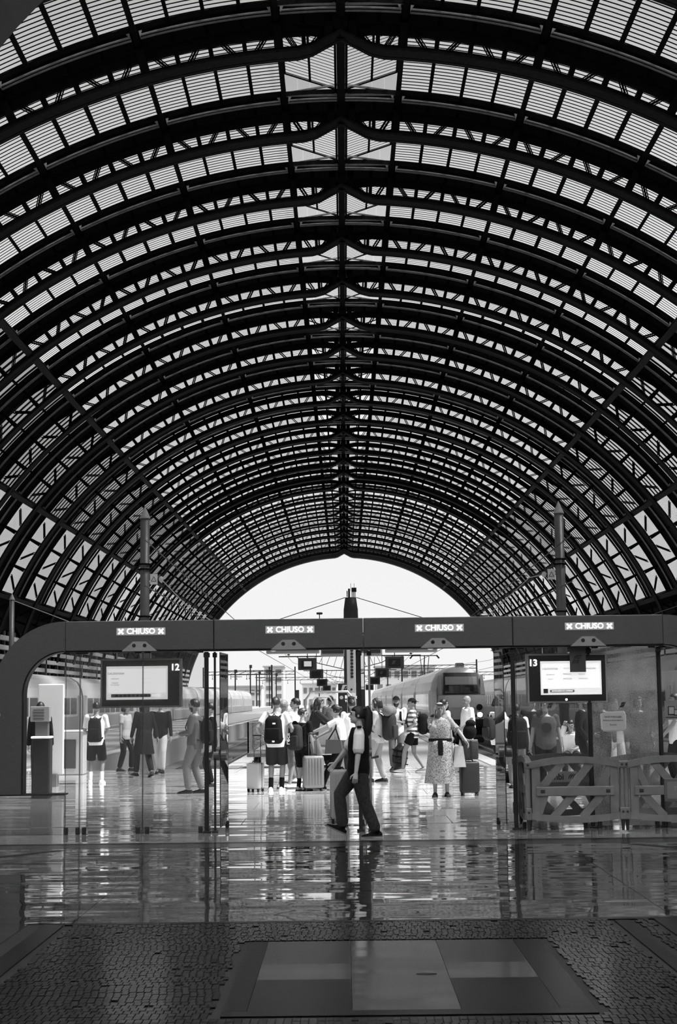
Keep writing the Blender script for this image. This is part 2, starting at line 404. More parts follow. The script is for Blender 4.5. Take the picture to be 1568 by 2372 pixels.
# purlins running down the vault
YE = Y0 + SP * K1
for s, a in [(s, a) for a in NODES[:6] for s in (-1, 1)]:
    bm = B(); big = a > 30
    w = 0.42 if big else 0.26
    y0_ = Y0 + SP * K0
    bar(bm, polar(a * s, RF - 0.12, y0_), polar(a * s, RF - 0.12, YE), w, 0.12, up=polar(a * s, 1))
    bar(bm, polar(a * s, RR - 0.15, y0_), polar(a * s, RR - 0.15, YE), w, 0.12, up=polar(a * s, 1))
    bar(bm, polar(a * s, (RF + RR) / 2 - 0.1, y0_), polar(a * s, (RF + RR) / 2 - 0.1, YE), 0.08, RR - RF, up=polar(a * s, 1))
    if big: bar(bm, polar(a * s, RI + 0.25, y0_), polar(a * s, RI + 0.25, YE), 0.4, 0.14, up=polar(a * s, 1))
    o = part('purlin', bm, STEEL if a < 30 else mat('purlin_steel', 0.02, 0.7, spec=0.05), None, loc=(AX, 0, ZC))
    tag(o, '%s steel purlin running down the %s flank of the vault, %s from the crown' % ('broad' if big else 'slim', 'left' if s < 0 else 'right', ORD[NODES.index(a)]), 'purlin', 'purlins of the vault', 'structure')
bm = B(); box(bm, (0, (Y0 + SP * K0 + YE) / 2, RR - 0.2), (0.42, YE - Y0 - SP * K0, 0.7))
for s in (-1, 1): box(bm, (s * 0.3, (Y0 + SP * K0 + YE) / 2, RR - 0.1), (0.08, YE - Y0 - SP * K0, 0.1))
o = part('purlin', bm, STEEL, None, loc=(AX, 0, ZC)); tag(o, 'black ridge beam running along the crown of the vault', 'purlin', 'purlins of the vault', 'structure')

# ------------------------------------------------------------------ floors
STONE_D = mat('dark_terrazzo', 0.025, 0.05, 0, 0.35, 14.0, 0.02, spec=0.7, coat=1.0, wave=0.03)
STONE_M = mat('grey_marble', 0.06, 0.045, 0, 0.3, 9.0, 0.02, spec=0.7, coat=1.0, wave=0.03)
STONE_MOS = mat('mosaic_stone', 0.012, 0.16, 0, 0.4, 30.0, 0.05, spec=0.15)
STONE_L = mat('pale_marble', 0.42, 0.08, 0, 0.15, 3.0, 0.02, coat=0.6, wave=0.02)
STONE_B = mat('black_marble', 0.006, 0.25, 0, 0.3, 10.0, 0.03, spec=0.12)
GROUT = mat('grout', 0.012, 0.5)
YG = 21.7            # plane of the gates
YP = 23.2            # arch between the concourse and the train shed
YQ = 42.0            # heads of the tracks
fl = thing('floor', 'polished stone floor of the dim concourse in front of the gates', 'floor', (0, 0, 0), 0, None, 'structure')
bm = B(); box(bm, (0, 1.5, -0.10), (60, 43.5, 0.18)); part('floor_bed', bm, GROUT, fl)
def slab(x0, x1, y0, y1, m, g=0.006, name='floor_slab', h=0.012, par=None):
    bm = B(); box(bm, ((x0 + x1) / 2, (y0 + y1) / 2, -h / 2), (x1 - x0 - g, y1 - y0 - g, h)); return part(name, bm, m, par or fl)
# big slabs: rows across the concourse
rows_y = [-20, -14, -8, -4, 0, 3.5, 6.4, 8.1]
for a, b in zip(rows_y, rows_y[1:]): slab(-30, 30, a, b, STONE_D)
cross = [8.1, 9.9, 11.7, 13.05, 14.7, 16.0, 17.35, 18.6]
PX0, PX1 = -2.55, 2.75          # framed mosaic field in the middle
for a, b in zip(cross, cross[1:]):
    xs = [-30, -9, -6.6, -4.4, PX0 if b <= 13.1 else -2.2] ; xr = [PX1 if b <= 13.1 else 2.6, 4.6, 6.8, 9, 30]
    for p, q in zip(xs, xs[1:]): slab(p, q, a, b, STONE_M if (int(p * 3) + int(a)) % 2 else STONE_D)
    for p, q in zip(xr, xr[1:]): slab(p, q, a, b, STONE_M if (int(p * 5) + int(a)) % 2 else STONE_D)
    if b > 13.1: slab(-2.2, 2.6, a, b, STONE_M)
# bands in front of the gates
for p, q in zip([-30, -6, -3.4, -0.9, 1.6, 4.1, 7, 30][:-1], [-6, -3.4, -0.9, 1.6, 4.1, 7, 30]):
    slab(p, q, 18.6, 19.55, STONE_M); slab(p, q, 19.55, 20.05, mat('band_marble', 0.035, 0.2, 0, 0.2, 6.0)); slab(p, q, 20.05, 20.3, STONE_B)
for i in range(-12, 13): slab(i * 2.4, i * 2.4 + 2.4, 20.3, 22.9, STONE_L)
for s, a0 in ((-1, 0), (1, 0)):   # black inlaid strips running out on both sides
    bm = B(); bar(bm, (s * 3.4, 19.4, -0.0045), (s * 5.6, 16.6, -0.0045), 0.14, 0.012); part('inlay_strip', bm, STONE_B, fl)
# mosaic field with the crossed dark square
MX, MY0, MY1 = 0.14, 9.28, 11.95
HW = 0.9
def cell(x0, x1, y0, y1, m): slab(MX + x0, MX + x1, y0, y1, m, 0.003, 'inlay_panel')
ya, yb = 10.35, 10.95
for s in (-1, 1):
    x = (-0.72, -0.12) if s < 0 else (0.48, 1.0)
    cell(-0.72 if s < 0 else 0.5, -0.12 if s < 0 else 1.06, yb, MY1, mat('dark_inlay', 0.02, 0.2, 0, 0.3, 10.0, spec=0.25)); cell(-0.72 if s < 0 else 0.5, -0.12 if s < 0 else 1.06, MY0 + 0.05, ya, STONE_B)
    cell(-0.72 if s < 0 else 0.5, -0.12 if s < 0 else 1.06, ya, yb, mat('grey_inlay', 0.075, 0.10, 0, 0.05, 3.0, spec=0.3, wave=0.015))
cell(-0.12, 0.5, MY0 + 0.05, ya, MATS['grey_inlay']); cell(-0.12, 0.5, ya, yb, MATS['grey_inlay']); cell(-0.12, 0.5, yb, MY1, MATS['grey_inlay'])
cell(1.06, 1.26, MY0 + 0.05, MY1, STONE_B); cell(-0.86, -0.72, MY0 + 0.05, MY1, mat('worn_black', 0.012, 0.4, 0, 0.6, 20.0, 0.1, spec=0.15))
cell(-0.86, 1.26, MY0 - 0.1, MY0 + 0.05, STONE_B)
slab(2.42, 2.62, 8.1, 12.95, STONE_B); slab(2.10, 2.22, 8.1, 12.9, MATS['worn_black']); slab(-2.42, -2.25, 8.1, 12.95, STONE_B)
slab(-2.25, 2.62, 12.95, 13.05, STONE_B)
# tesserae: 300 nearest as pieces, the rest as one mass
tw, tl = 0.046, 0.085
def free_(x, y):
    if MX - 0.90 < x < MX + 1.30 and MY0 - 0.13 < y < MY1 + 0.03: return False
    if 2.07 < x < 2.25 or x > 2.40 or x < -2.23: return False
    return True
tess = []
rr = random.Random(3)
y = 8.1
while y < 12.9:
    x = -2.2 + rr.uniform(0, tw)
    while x < 2.4:
        if free_(x, y) and free_(x + tw, y + tl) and rr.random() > 0.012: tess.append((x, y))
        x += tw
    y += tl
vis = [t for t in tess if t[1] > 8.97 and abs(t[0]) < 1.9]
near = sorted(vis, key=lambda t: t[1])[:290]; ns = set(near)
tm = []
for i in range(6):
    bm = B(); box(bm, (0, 0, -0.006), (tw - 0.006, tl - 0.006, 0.012))
    tm.append(me_from(bm, 'tessera', mat('tessera_%d' % i, 0.008 + 0.003 * i, 0.16, 0, 0.3, 40.0, spec=0.15)))
for x, y in near: link('tessera', rr.choice(tm), fl, (x + tw / 2, y + tl / 2, rr.uniform(-0.0015, 0.0008)))
vv, ff = [], []
for x, y in tess:
    if (x, y) in ns: continue
    n = len(vv); z = rr.uniform(-0.002, 0.001)
    x0, x1, y0, y1 = x + .003, x + tw - .003, y + .003, y + tl - .003
    vv += [(x0, y0, z), (x1, y0, z), (x1, y1, z), (x0, y1, z), (x0, y0, -.012), (x1, y0, -.012), (x1, y1, -.012), (x0, y1, -.012)]
    ff += [(n, n + 1, n + 2, n + 3), (n, n + 4, n + 5, n + 1), (n + 1, n + 5, n + 6, n + 2), (n + 2, n + 6, n + 7, n + 3), (n + 3, n + 7, n + 4, n)]
me = bpy.data.meshes.new('mosaic_field'); me.from_pydata(vv, [], ff); me.materials.append(STONE_MOS)
o = link('mosaic_field', me, fl); o['kind'] = 'stuff'
bm = B(); cyl(bm, (MX + 0.36, 10.5, 0.001), 0.03, 0.004, 14); bmesh.ops.scale(bm, vec=(2.2, 1, 1), verts=bm.verts, space=Matrix.Translation((-(MX + 0.36), 0, 0)))
part('floor_socket', bm, BLACK, fl)

# train-shed floor: head platform and platforms between the track pits
hf = thing('floor', 'pale polished stone floor of the head platform behind the gates', 'floor', (0, 0, 0), 0, None, 'structure')
bm = B(); box(bm, (0, 32.5, -0.6), (90, 19.0, 1.176)); part('floor_bed', bm, mat('pale_grout', 0.16, 0.5), hf)
PALE = [mat('pale_tile_%d' % i, 0.50 + 0.05 * i, 0.07, 0, 0.06, 2.0, 0.012, coat=0.6, wave=0.02) for i in range(3)]
ys = [23.0, 24.4, 26.2, 28.0, 29.8, 31.6, 33.5, 35.4, 37.6, 39.8, 42.0]
for j, (a, b) in enumerate(zip(ys, ys[1:])):
    for i in range(-8, 8):
        bm = B(); w = 1.5
        box(bm, (i * w + w / 2 + (0.3 if j % 2 else 0), (a + b) / 2, -0.006), (w - 0.012, b - a - 0.015, 0.012)); part('floor_tile', bm, PALE[(i * 3 + j) % 3], hf)
    for s in (-1, 1): slab(min(s * 12.3, s * 40), max(s * 12.3, s * 40), a, b, PALE[j % 3], 0.01, 'floor_tile', par=hf)
PLAT = [(-45, -24.0), (-19.4, -13.0), (-7.6, -3.2), (-0, 0)]
plats = [(-3.2, 4.2, 'central platform between two tracks'), (-15.5, -8.0, 'platform left of the near empty track'), (8.8, 13.2, 'platform right of the train with lit headlamps'),
         (-28.5, -20.2, 'outer platform far to the left'), (18.2, 28.5, 'outer platform far to the right')]
PAVE = mat('platform_paving', 0.42, 0.3, 0, 0.15, 1.5)
for x0, x1, lab in plats:
    t = thing('platform', 'pale paved ' + lab, 'platform', ((x0 + x1) / 2, YQ, 0), 0, 'platforms of the train shed', 'structure')
    w = x1 - x0
    bm = B(); box(bm, (0, 230, -0.56), (w, 460, 1.1)); part('platform_body', bm, PAVE, t)
    for s in (-1, 1):
        bm = B(); box(bm, (s * (w / 2 - 0.2), 230, 0.0), (0.42, 460, 0.03)); part('platform_edge', bm, mat('edge_stone', 0.6, 0.3), t)
        bm = B(); box(bm, (s * (w / 2 - 0.75), 230, 0.0), (0.25, 460, 0.022)); part('warning_strip', bm, mat('warning_strip', 0.22, 0.5), t)
bm = B(); box(bm, (0, 345, -1.2), (700, 610, 0.2)); o = part('ground', bm, mat('ballast', 0.12, 0.9, 0, 0.5, 6.0), None); tag(o, 'grey ballast of the track beds running out of the shed', 'ground', None, 'structure')
RAILM = mat('rail', 0.35, 0.3, 0.8)
for xc, lab in ((6.45, 'under the train with lit headlamps'), (-5.6, 'empty beside the central platform'), (15.7, 'under the pale train at the right edge'), (-17.8, 'left of the second platform')):
    t = thing('railway_track', 'steel rails on sleepers, ' + lab, 'track', (xc, YQ, -1.1), 0, 'railway tracks', 'structure')
    for s in (-1, 1):
        bm = B(); box(bm, (s * 0.7175, 230, 0.26), (0.075, 459, 0.12)); part('rail', bm, RAILM, t)
    bm = B()
    for i in range(90): box(bm, (0, 1.5 + i * 0.65, 0.1), (2.4, 0.25, 0.2))
    part('sleepers', bm, mat('concrete_sleeper', 0.2, 0.9), t)['kind'] = 'stuff'
    bm = B(); box(bm, (0, 1.0, 0.85), (2.6, 0.5, 0.35)); part('buffer_beam', bm, STEEL_M, t)
    for s in (-1, 1):
        bm = B(); cyl(bm, (s * 0.87, 0.6, 0.85), 0.22, 0.4, 14, 'y'); part('buffer', bm, STEEL, t)
        bm = B(); bar(bm, (s * 0.7, 1.0, 0.8), (s * 0.7, 2.6, 0.1), 0.16, 0.2); part('buffer_strut', bm, STEEL, t)

# ------------------------------------------------------------------ the arch between concourse and shed, and the concourse shell
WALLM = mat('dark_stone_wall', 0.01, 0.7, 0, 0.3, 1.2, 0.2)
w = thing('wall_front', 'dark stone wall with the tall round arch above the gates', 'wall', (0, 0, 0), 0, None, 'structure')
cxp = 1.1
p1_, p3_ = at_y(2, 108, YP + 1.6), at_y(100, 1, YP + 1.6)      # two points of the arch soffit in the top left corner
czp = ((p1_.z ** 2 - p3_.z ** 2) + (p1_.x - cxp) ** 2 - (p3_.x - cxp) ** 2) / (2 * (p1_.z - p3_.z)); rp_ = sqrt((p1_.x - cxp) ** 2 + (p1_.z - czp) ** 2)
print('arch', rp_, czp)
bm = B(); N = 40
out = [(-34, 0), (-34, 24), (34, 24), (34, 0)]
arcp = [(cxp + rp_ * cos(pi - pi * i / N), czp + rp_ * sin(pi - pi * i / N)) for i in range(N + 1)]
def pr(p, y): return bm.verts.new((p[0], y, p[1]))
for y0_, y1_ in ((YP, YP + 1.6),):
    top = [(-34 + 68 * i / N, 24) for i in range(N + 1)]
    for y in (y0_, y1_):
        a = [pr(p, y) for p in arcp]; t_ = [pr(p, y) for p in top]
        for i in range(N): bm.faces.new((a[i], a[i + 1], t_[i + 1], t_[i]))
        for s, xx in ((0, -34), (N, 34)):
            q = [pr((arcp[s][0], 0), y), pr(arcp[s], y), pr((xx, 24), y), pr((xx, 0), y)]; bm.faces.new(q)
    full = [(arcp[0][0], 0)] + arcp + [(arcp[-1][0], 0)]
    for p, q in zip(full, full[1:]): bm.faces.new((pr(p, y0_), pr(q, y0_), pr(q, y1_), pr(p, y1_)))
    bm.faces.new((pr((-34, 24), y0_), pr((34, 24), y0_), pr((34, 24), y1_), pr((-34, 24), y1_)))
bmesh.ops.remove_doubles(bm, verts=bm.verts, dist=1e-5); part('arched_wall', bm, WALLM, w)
bm = B()
for i in range(N):
    a0, a1 = pi - pi * i / N, pi - pi * (i + 1) / N
    for rr_, y in ((rp_ + 0.05, YP - 0.08),):
        v = [Vector((cxp + q * cos(t), yy, czp + q * sin(t))) for t in (a0, a1) for q in (rp_ + 0.002, rp_ + 0.7) for yy in (YP - 0.09, YP - 0.002)]
        vv_ = [bm.verts.new(x) for x in v]
        for f in ((0, 2, 6, 4), (1, 5, 7, 3), (0, 4, 5, 1), (2, 3, 7, 6)): bm.faces.new([vv_[i] for i in f])
part('arch_moulding', bm, WALLM, w)
bm = B(); 
for x0, x1 in ((-34, -15), (-1.5, 1.5), (15, 34)): box(bm, ((x0 + x1) / 2, 1.5, 24.3), (x1 - x0, 45, 0.6))
o = part('ceiling', bm, mat('concourse_ceiling', 0.6, 0.8), None)
for x_ in (-8, 8):
    bm = B(); box(bm, (x_ * 8.25 / 8, 1.5, 24.3), (13.6, 45, 0.05)); part('skylight_fill_pane', bm, glass_mat('frosted_glass', 0.3, 0.93, 0.0, 0.97, thru=0.97), o)  # unseen frosted panes added to throw soft light on gates and officer
tag(o, 'concourse ceiling above the frame, with two skylight slots widened to light the gates', 'ceiling', None, 'structure')
for s, nm in ((-1, 'left'), (1, 'right')):
    bm = B(); box(bm, (s * 34, 1.5, 12), (0.8, 45, 24)); o = part('wall_' + nm, bm, mat('concourse_wall', 0.7, 0.7), None); tag(o, 'plain stone end wall of the concourse, out of frame on the ' + nm, 'wall', None, 'structure')
bm = B(); box(bm, (0, -20.5, 12), (68, 0.8, 24)); o = part('wall_back', bm, MATS['concourse_wall'], None); tag(o, 'plain stone wall behind the camera', 'wall', None, 'structure')

# ------------------------------------------------------------------ flank walls of the shed with pale gallery tiers
for s, nm in ((-1, 'left'), (1, 'right')):
    t = thing('wall_' + nm, 'flank of the train shed on the %s with pale gallery tiers over dark openings' % nm, 'wall', (s * 33.0, 25, 0), 0, None, 'structure')
    bm = B(); box(bm, (s * 0.6, 155, 10.0), (0.6, 312, 2.2)); part('upper_girder', bm, STEEL, t)
    bm = B(); box(bm, (s * 0.5, 155, 1.0), (0.5, 312, 2.0)); part('lower_wall', bm, mat('flank_wall', 0.25, 0.8), t)
    for i, z in enumerate((4.3, 5.3, 6.2, 7.1, 8.0)):
        bm = B(); box(bm, (-s * 0.1 * i, 155, z), (0.5, 310, 0.42)); part('gallery_tier', bm, mat('white_tier', 0.8, 0.6), t)
        bm = B()
        for j in range(130): box(bm, (s * 0.1, j * 2.4 + 1, z + 0.5), (0.2, 0.5, 0.58))
        part('tier_posts', bm, STEEL_M, t)['kind'] = 'stuff'
    for j in range(26):
        bm = B(); box(bm, (0, j * 12 + 6, 4.4), (0.9, 0.7, 8.8)); part('flank_pier', bm, mat('pier', 0.12, 0.7), t)

# ------------------------------------------------------------------ gate line
BRUSH = mat('brushed_metal', 0.13, 0.38, 0.85, 0.25, 30.0, 0.0, stretch=(0.4, 1, 14))
BRUSH_L = mat('brushed_metal_light', 0.42, 0.35, 0.8, 0.2, 30.0, 0.0, stretch=(0.4, 1, 14))
CHROME = mat('polished_steel', 0.5, 0.18, 0.95)
RUBBER = mat('black_rubber', 0.006, 0.6)
GLASS = glass_mat('gate_glass', 0.9, 0.03, 0.07, 0.6)
HAZY = glass_mat('hazy_glass', 0.93, 0.06, 0.08, 0.6)
CRACKED = glass_mat('cracked_glass', 0.8, 0.06, 0.06, 0.75, (160.0, 0.62, 0.8))
WHITE = mat('white_paint', 0.8, 0.5)
LED = mat('lit_letters', 0.9, 0.5, emit=1.6)
LED_DIM = mat('lit_panel', 0.3, 0.5, emit=0.16)
def gx(px, py=1475, Y=YG): return at_y(px, py, Y).x
def gz(px, py, Y=YG): return at_y(px, py, Y).z
ZB, ZT = gz(800, 1501), gz(800, 1433)
print('beam', ZB, ZT)
DEP = 0.26
gate = thing('gate_portal', 'long brushed metal beam with rounded ends carrying four lit CHIUSO signs', 'gate beam', (0, YG, 0))
joints = [gx(155, 1470), gx(497, 1470), gx(841, 1470), gx(1185, 1470), gx(1532, 1470)]
for a, b in zip(joints, joints[1:]):
    bm = B(); rbox(bm, ((a + b) / 2, 0, (ZB + ZT) / 2), (b - a - 0.008, DEP, ZT - ZB), 0.008, seg=2); p = part('beam_panel', bm, BRUSH, gate)
    bm = B(); box(bm, ((a + b) / 2, 0.0, ZB - 0.012), (b - a, DEP - 0.06, 0.02)); part('beam_soffit', bm, RUBBER, gate)
    # bracket with two holes
    c = (a + b) / 2 - 0.0; bm = B()
    prism(bm, [(c - 0.24, ZB - 0.015), (c + 0.24, ZB - 0.015), (c + 0.085, ZB + 0.115), (c - 0.085, ZB + 0.115)], 0.02, Matrix.Translation((0, -DEP / 2 - 0.011, 0)))
    pl = part('bracket_plate', bm, BRUSH_L, gate)
    for s in (-1, 1):
        bm = B(); cyl(bm, (c + s * 0.072, -DEP / 2 - 0.022, ZB + 0.06), 0.026, 0.012, 14, 'y'); part('bracket_hole', bm, BLACK, pl)
    # CHIUSO sign
    zc = ZB + (ZT - ZB) * 0.63; cs = c + 0.02
    bm = B(); rbox(bm, (cs, -DEP / 2 - 0.006, zc), (0.66, 0.012, 0.10), 0.004, seg=1); sg = part('lit_sign', bm, LED_DIM, gate); sg['label'] = 'softly lit strip reading CHIUSO between two crosses'
    link('sign_lettering', text_me('CHIUSO', 0.105, LED, 0.003, bold=0.0015), sg, (cs, -DEP / 2 - 0.016, zc))
    for s in (-1, 1):
        bm = B()
        for q in (-1, 1): bar(bm, (cs + s * 0.27 - 0.032, -DEP / 2 - 0.016, zc - q * 0.032), (cs + s * 0.27 + 0.032, -DEP / 2 - 0.016, zc + q * 0.032), 0.006, 0.022, up=(q, 0, -1))
        part('sign_cross', bm, LED, sg)
Ro_ = 165 / (F / YG)
def corner(x0, s):
    bm = B(); n = 16; w = ZT - ZB; R1 = 0.97; R0 = R1 - w; zc = ZT - R1
    pts = [(x0 + s * R1 * sin(t), zc + R1 * cos(t), x0 + s * R0 * sin(t), zc + R0 * cos(t)) for t in [pi / 2 * i / n for i in range(n + 1)]]
    pts.append((x0 + s * R1, 0.53, x0 + s * R0, 0.53))
    rows = [[bm.verts.new((a, -DEP / 2, b)), bm.verts.new((a, DEP / 2, b)), bm.verts.new((c, DEP / 2, d)), bm.verts.new((c, -DEP / 2, d))] for a, b, c, d in pts]
    for A, C in zip(rows, rows[1:]):
        for k in range(4): bm.faces.new((A[k], A[(k + 1) % 4], C[(k + 1) % 4], C[k]))
    bm.faces.new(rows[0]); bm.faces.new(rows[-1][::-1]); bmesh.ops.recalc_face_normals(bm, faces=bm.faces)
    part('corner_panel', bm, BRUSH, gate)
    bm = B()
    pp = [(c, d) for a, b, c, d in pts]
    for (a, b), (c, d) in zip(pp, pp[1:]): bar(bm, (a - s * 0.005, 0, b), (c - s * 0.005, 0, d), DEP - 0.03, 0.03, up=(s, 0, 0.01))
    part('rubber_seal', bm, RUBBER, gate)
    bm = B(); rbox(bm, (x0 + s * 0.485, 0, 0.265), (0.97, 0.05, 0.53), 0.006, seg=1); pl = part('plinth', bm, glass_mat('frosted_plinth', 0.75, 0.25, 0.06, 0.7), gate)
    bm = B(); box(bm, (x0 + s * 0.485, 0, 0.535), (0.99, 0.30, 0.018)); part('plinth_cap', bm, BLACK, pl)
corner(joints[0], -1); corner(joints[-1], 1)
bm = B(); cyl(bm, (joints[0] - 0.905, -DEP / 2 - 0.01, gz(2, 1656)), 0.045, 0.02, 18, 'y'); part('round_reader', bm, mat('reader_face', 0.75, 0.4), gate)
for px in (310, 1122):
    bm = B(); zz = ZT; xx = gx(px if px > 1000 else 740, 1428)
    if px < 1000: bar(bm, (xx, 0, zz), (xx, 0, zz + 0.06), 0.012); rbox(bm, (xx, 0, zz + 0.075), (0.085, 0.05, 0.03), 0.012, seg=2)
    else: rbox(bm, (xx, 0, zz + 0.025), (0.11, 0.08, 0.045), 0.02, seg=2)
    part('rooftop_sensor', bm, BLACK if px < 1000 else BRUSH_L, gate)

def post(px, w, dark=True, y=0.0):
    x = gx(px, 1700, YG + y)
    bm = B(); rbox(bm, (x, y, (ZB - 0.03) / 2), (w, 0.06, ZB - 0.03), 0.004, seg=1); o = part('gate_post', bm, RUBBER if dark else CHROME, gate)
    bm = B(); rbox(bm, (x, y, 0.012), (w + 0.05, 0.12, 0.024), 0.004, seg=1); part('foot_plate', bm, BLACK, o)
    bm = B(); rbox(bm, (x, y, ZB - 0.075), (w + 0.03, 0.09, 0.06), 0.004, seg=1); part('head_clamp', bm, BLACK, o)
for px, w, dk, y in ((479, 0.05, 1, 0), (498, 0.026, 1, .05), (833, 0.05, 1, 0), (857, 0.03, 0, .05), (1191, 0.055, 1, 0), (1367, 0.045, 1, .1), (1530, 0.04, 1, .1)): post(px, w, dk, y)
EDGE = mat('glass_edge', 0.03, 0.3)
def pane_part(px0, px1, m, y=0.02, label=None):
    x0, x1 = gx(px0, 1700, YG + y), gx(px1, 1700, YG + y); z0, z1 = 0.03, ZB - 0.03; xc = (x0 + x1) / 2
    bm = B(); box(bm, (xc, y, (z0 + z1) / 2), (x1 - x0, 0.012, z1 - z0)); o = part('glass_panel', bm, m, gate)
    if label: o['label'] = label
    for s in (-1, 1):
        bm = B(); box(bm, (xc + s * (x1 - x0) / 2, y, (z0 + z1) / 2), (0.006, 0.016, z1 - z0)); part('pane_edge', bm, EDGE, o)
        xx = xc + s * 0.86 * (x1 - x0) / 2
        bm = B(); rbox(bm, (xx, y, 0.045), (0.055, 0.06, 0.09), 0.006, seg=1); part('floor_clamp', bm, BLACK, o)
        bm = B(); rbox(bm, (xx, y, z1 + 0.005), (0.09, 0.05, 0.03), 0.006, seg=1); part('hanger', bm, BLACK, o)
pane_part(152, 184, HAZY); pane_part(186, 330, HAZY); pane_part(331.5, 474, HAZY); pane_part(1198, 1362, GLASS, 0.1); pane_part(1535, 1620, GLASS, 0.1)
pane_part(1372, 1526, CRACKED, 0.1, 'cracked safety glass, speckled all over')
def wing(px, L=0.95, sl=0.0):
    x = gx(px, 1700, YG); zc, zh = (ZB + 0.03) / 2, ZB - 0.1; M = Matrix.Translation((x, 0.06, 0)) @ Euler((0, 0, rad(sl))).to_matrix().to_4x4()
    bm = B(); box(bm, (0, L / 2, zc), (0.012, L, zh), M); o = part('glass_wing', bm, HAZY, gate)
    bm = B(); box(bm, (0, L, zc), (0.016, 0.012, zh), M); part('pane_edge', bm, EDGE, o)
    bm = B(); rbox(bm, (0, L * 0.9, 0.045), (0.05, 0.06, 0.09), 0.006, M, 1); part('floor_clamp', bm, BLACK, o)
    for q in (-1, 1):
        t = bmesh.new(); cyl(t, (q * 0.05, 0.02, 1.03), 0.075, 0.07, 20, 'x'); bm = B(); add_bm(bm, t, M); part('hinge_motor', bm, mat('motor_grey', 0.12, 0.35, 0.6), o)
        bm = B(); bar(bm, M @ Vector((q * 0.085, 0.0, 0.965)), M @ Vector((q * 0.175, -0.02, 0.985)), 0.03, 0.03); part('motor_lever', bm, CHROME, o)
wing(509, sl=-2); wing(846, sl=2); wing(1170, sl=2)

# ------------------------------------------------------------------ departure screens
SCREEN = mat('screen_glow', 0.7, 0.4, emit=0.55); SCREEN_B = mat('screen_bright', 0.7, 0.4, emit=0.75)
PRINT = mat('print_dark', 0.04, 0.6); PRINT_G = mat('print_grey', 0.3, 0.6)
def fs_logo(bm, c, h, M=None, y=0):
    """slanted two-stroke railway emblem in the x-z plane, height h"""
    k = h / 10.0
    T = Matrix.Translation((c[0], y, c[1])) @ Matrix(((1, 0, 0.35, 0), (0, 1, 0, 0), (0, 0, 1, 0), (0, 0, 0, 1)))
    def pl(p):
        t = bmesh.new(); prism(t, [(a * k, b * k) for a, b in p], 0.004); add_bm(bm, t, T)
    pl([(-5, -5), (-1.8, -5), (-0.9, -4.4), (-0.9, -0.6), (-4.2, -0.6)])
    pl([(-4.1, 0.4), (-0.9, 0.4), (-0.9, 2.6), (-0.4, 3.0), (3.6, 3.0), (4.6, 5), (-2.6, 5), (-4.1, 3.6)])
    pl([(0.0, -5), (2.6, -5), (3.2, -4.0), (3.2, -0.6), (0.0, -0.6)]); pl([(0.0, 0.4), (3.2, 0.4), (4.2, 2.0), (0.0, 2.0)])
RODY = -0.06
def screen(num, x0p, x1p, yt, yb, Y, numside, lines, pad, lab):
    a, b = at_y(x0p, yt, Y), at_y(x1p, yb, Y); w, h = b.x - a.x, a.z - b.z
    o = thing('departure_screen', lab, 'screen', ((a.x + b.x) / 2, Y, b.z), 0, 'platform screens behind the gate beam')
    bm = B(); rbox(bm, (0, 0.02, h / 2), (w, 0.2, h), 0.008, seg=2); part('casing', bm, mat('screen_casing', 0.4, 0.4, 0.3), o)
    bm = B(); box(bm, (0, -0.084, h / 2), (w - 0.05, 0.012, h - 0.05)); part('bezel', bm, BLACK, o)
    s = -numside; iw, ih = w * 0.76, h * 0.68
    cx = s * pad * w; cz = h * 0.505
    bm = B(); box(bm, (cx, -0.093, cz), (iw, 0.006, ih)); sc = part('display', bm, SCREEN, o)
    bm = B(); box(bm, (cx, -0.098, cz + ih * 0.06), (iw * 0.94, 0.004, ih * 0.72)); part('display_page', bm, SCREEN_B, sc)
    for t, tx, tz, ts, mm in lines: link('display_text', text_me(t, ts, mm, 0.001), sc, (cx + tx * iw, -0.102, cz + tz * ih))
    bm = B(); cyl(bm, (numside * w * 0.425, -0.092, h * 0.81), 0.052, 0.012, 20, 'y'); d = part('number_disc', bm, mat('number_disc', 0.12, 0.5), o)
    link('platform_number', text_me(num, 0.125, LED, 0.002, bold=0.003), d, (numside * w * 0.425, -0.102, h * 0.81))
    for q in (-0.3, 0.12):
        bm = B(); bar(bm, (q * w, RODY, h - 0.01), (q * w, RODY, ZB - b.z + 0.02), 0.014); part('hanging_rod', bm, CHROME, o)
    return o, sc, w, h, iw, ih, cx, cz
G_ = PRINT_G
o12, sc, w_, h_, iw, ih, cx, cz = screen('12', 235, 421, 1527, 1638, YG + 0.15, 1,
    [('CALZEDONIA', -0.34, 0.28, 0.036, PRINT), ('intimissimi', -0.36, 0.13, 0.026, G_), ('TEZENIS', -0.36, 0.0, 0.024, G_), ('FALCONERI', -0.36, -0.06, 0.022, G_), ('- - - - - - - -', 0.14, 0.31, 0.03, mat('print_pale', 0.5, 0.6)), ('- - - - - - - - - - - - - -', 0.12, 0.13, 0.026, MATS['print_pale']), ('- - - - - - - - - - -', 0.16, 0.0, 0.026, MATS['print_pale']), ('- - - - - - ', 0.06, -0.07, 0.026, MATS['print_pale'])], 0.045, 'hanging screen with white number 12 at its upper right')
bm = B(); box(bm, (cx - 0.06 * iw, -0.101, cz - ih * 0.38), (iw * 0.72, 0.003, ih * 0.1)); part('display_banner', bm, mat('banner_grey', 0.22, 0.6), sc)
bm = B()
for i in range(9): box(bm, (cx - iw * 0.33 + i * iw * 0.068, -0.104, cz - ih * 0.38), (iw * 0.04, 0.003, ih * 0.075))
part('banner_pictures', bm, PRINT, sc)['kind'] = 'stuff'
bm = B(); box(bm, (cx + 0.3 * iw, -0.104, cz - ih * 0.38), (iw * 0.17, 0.003, ih * 0.09)); part('banner_box', bm, SCREEN_B, sc)
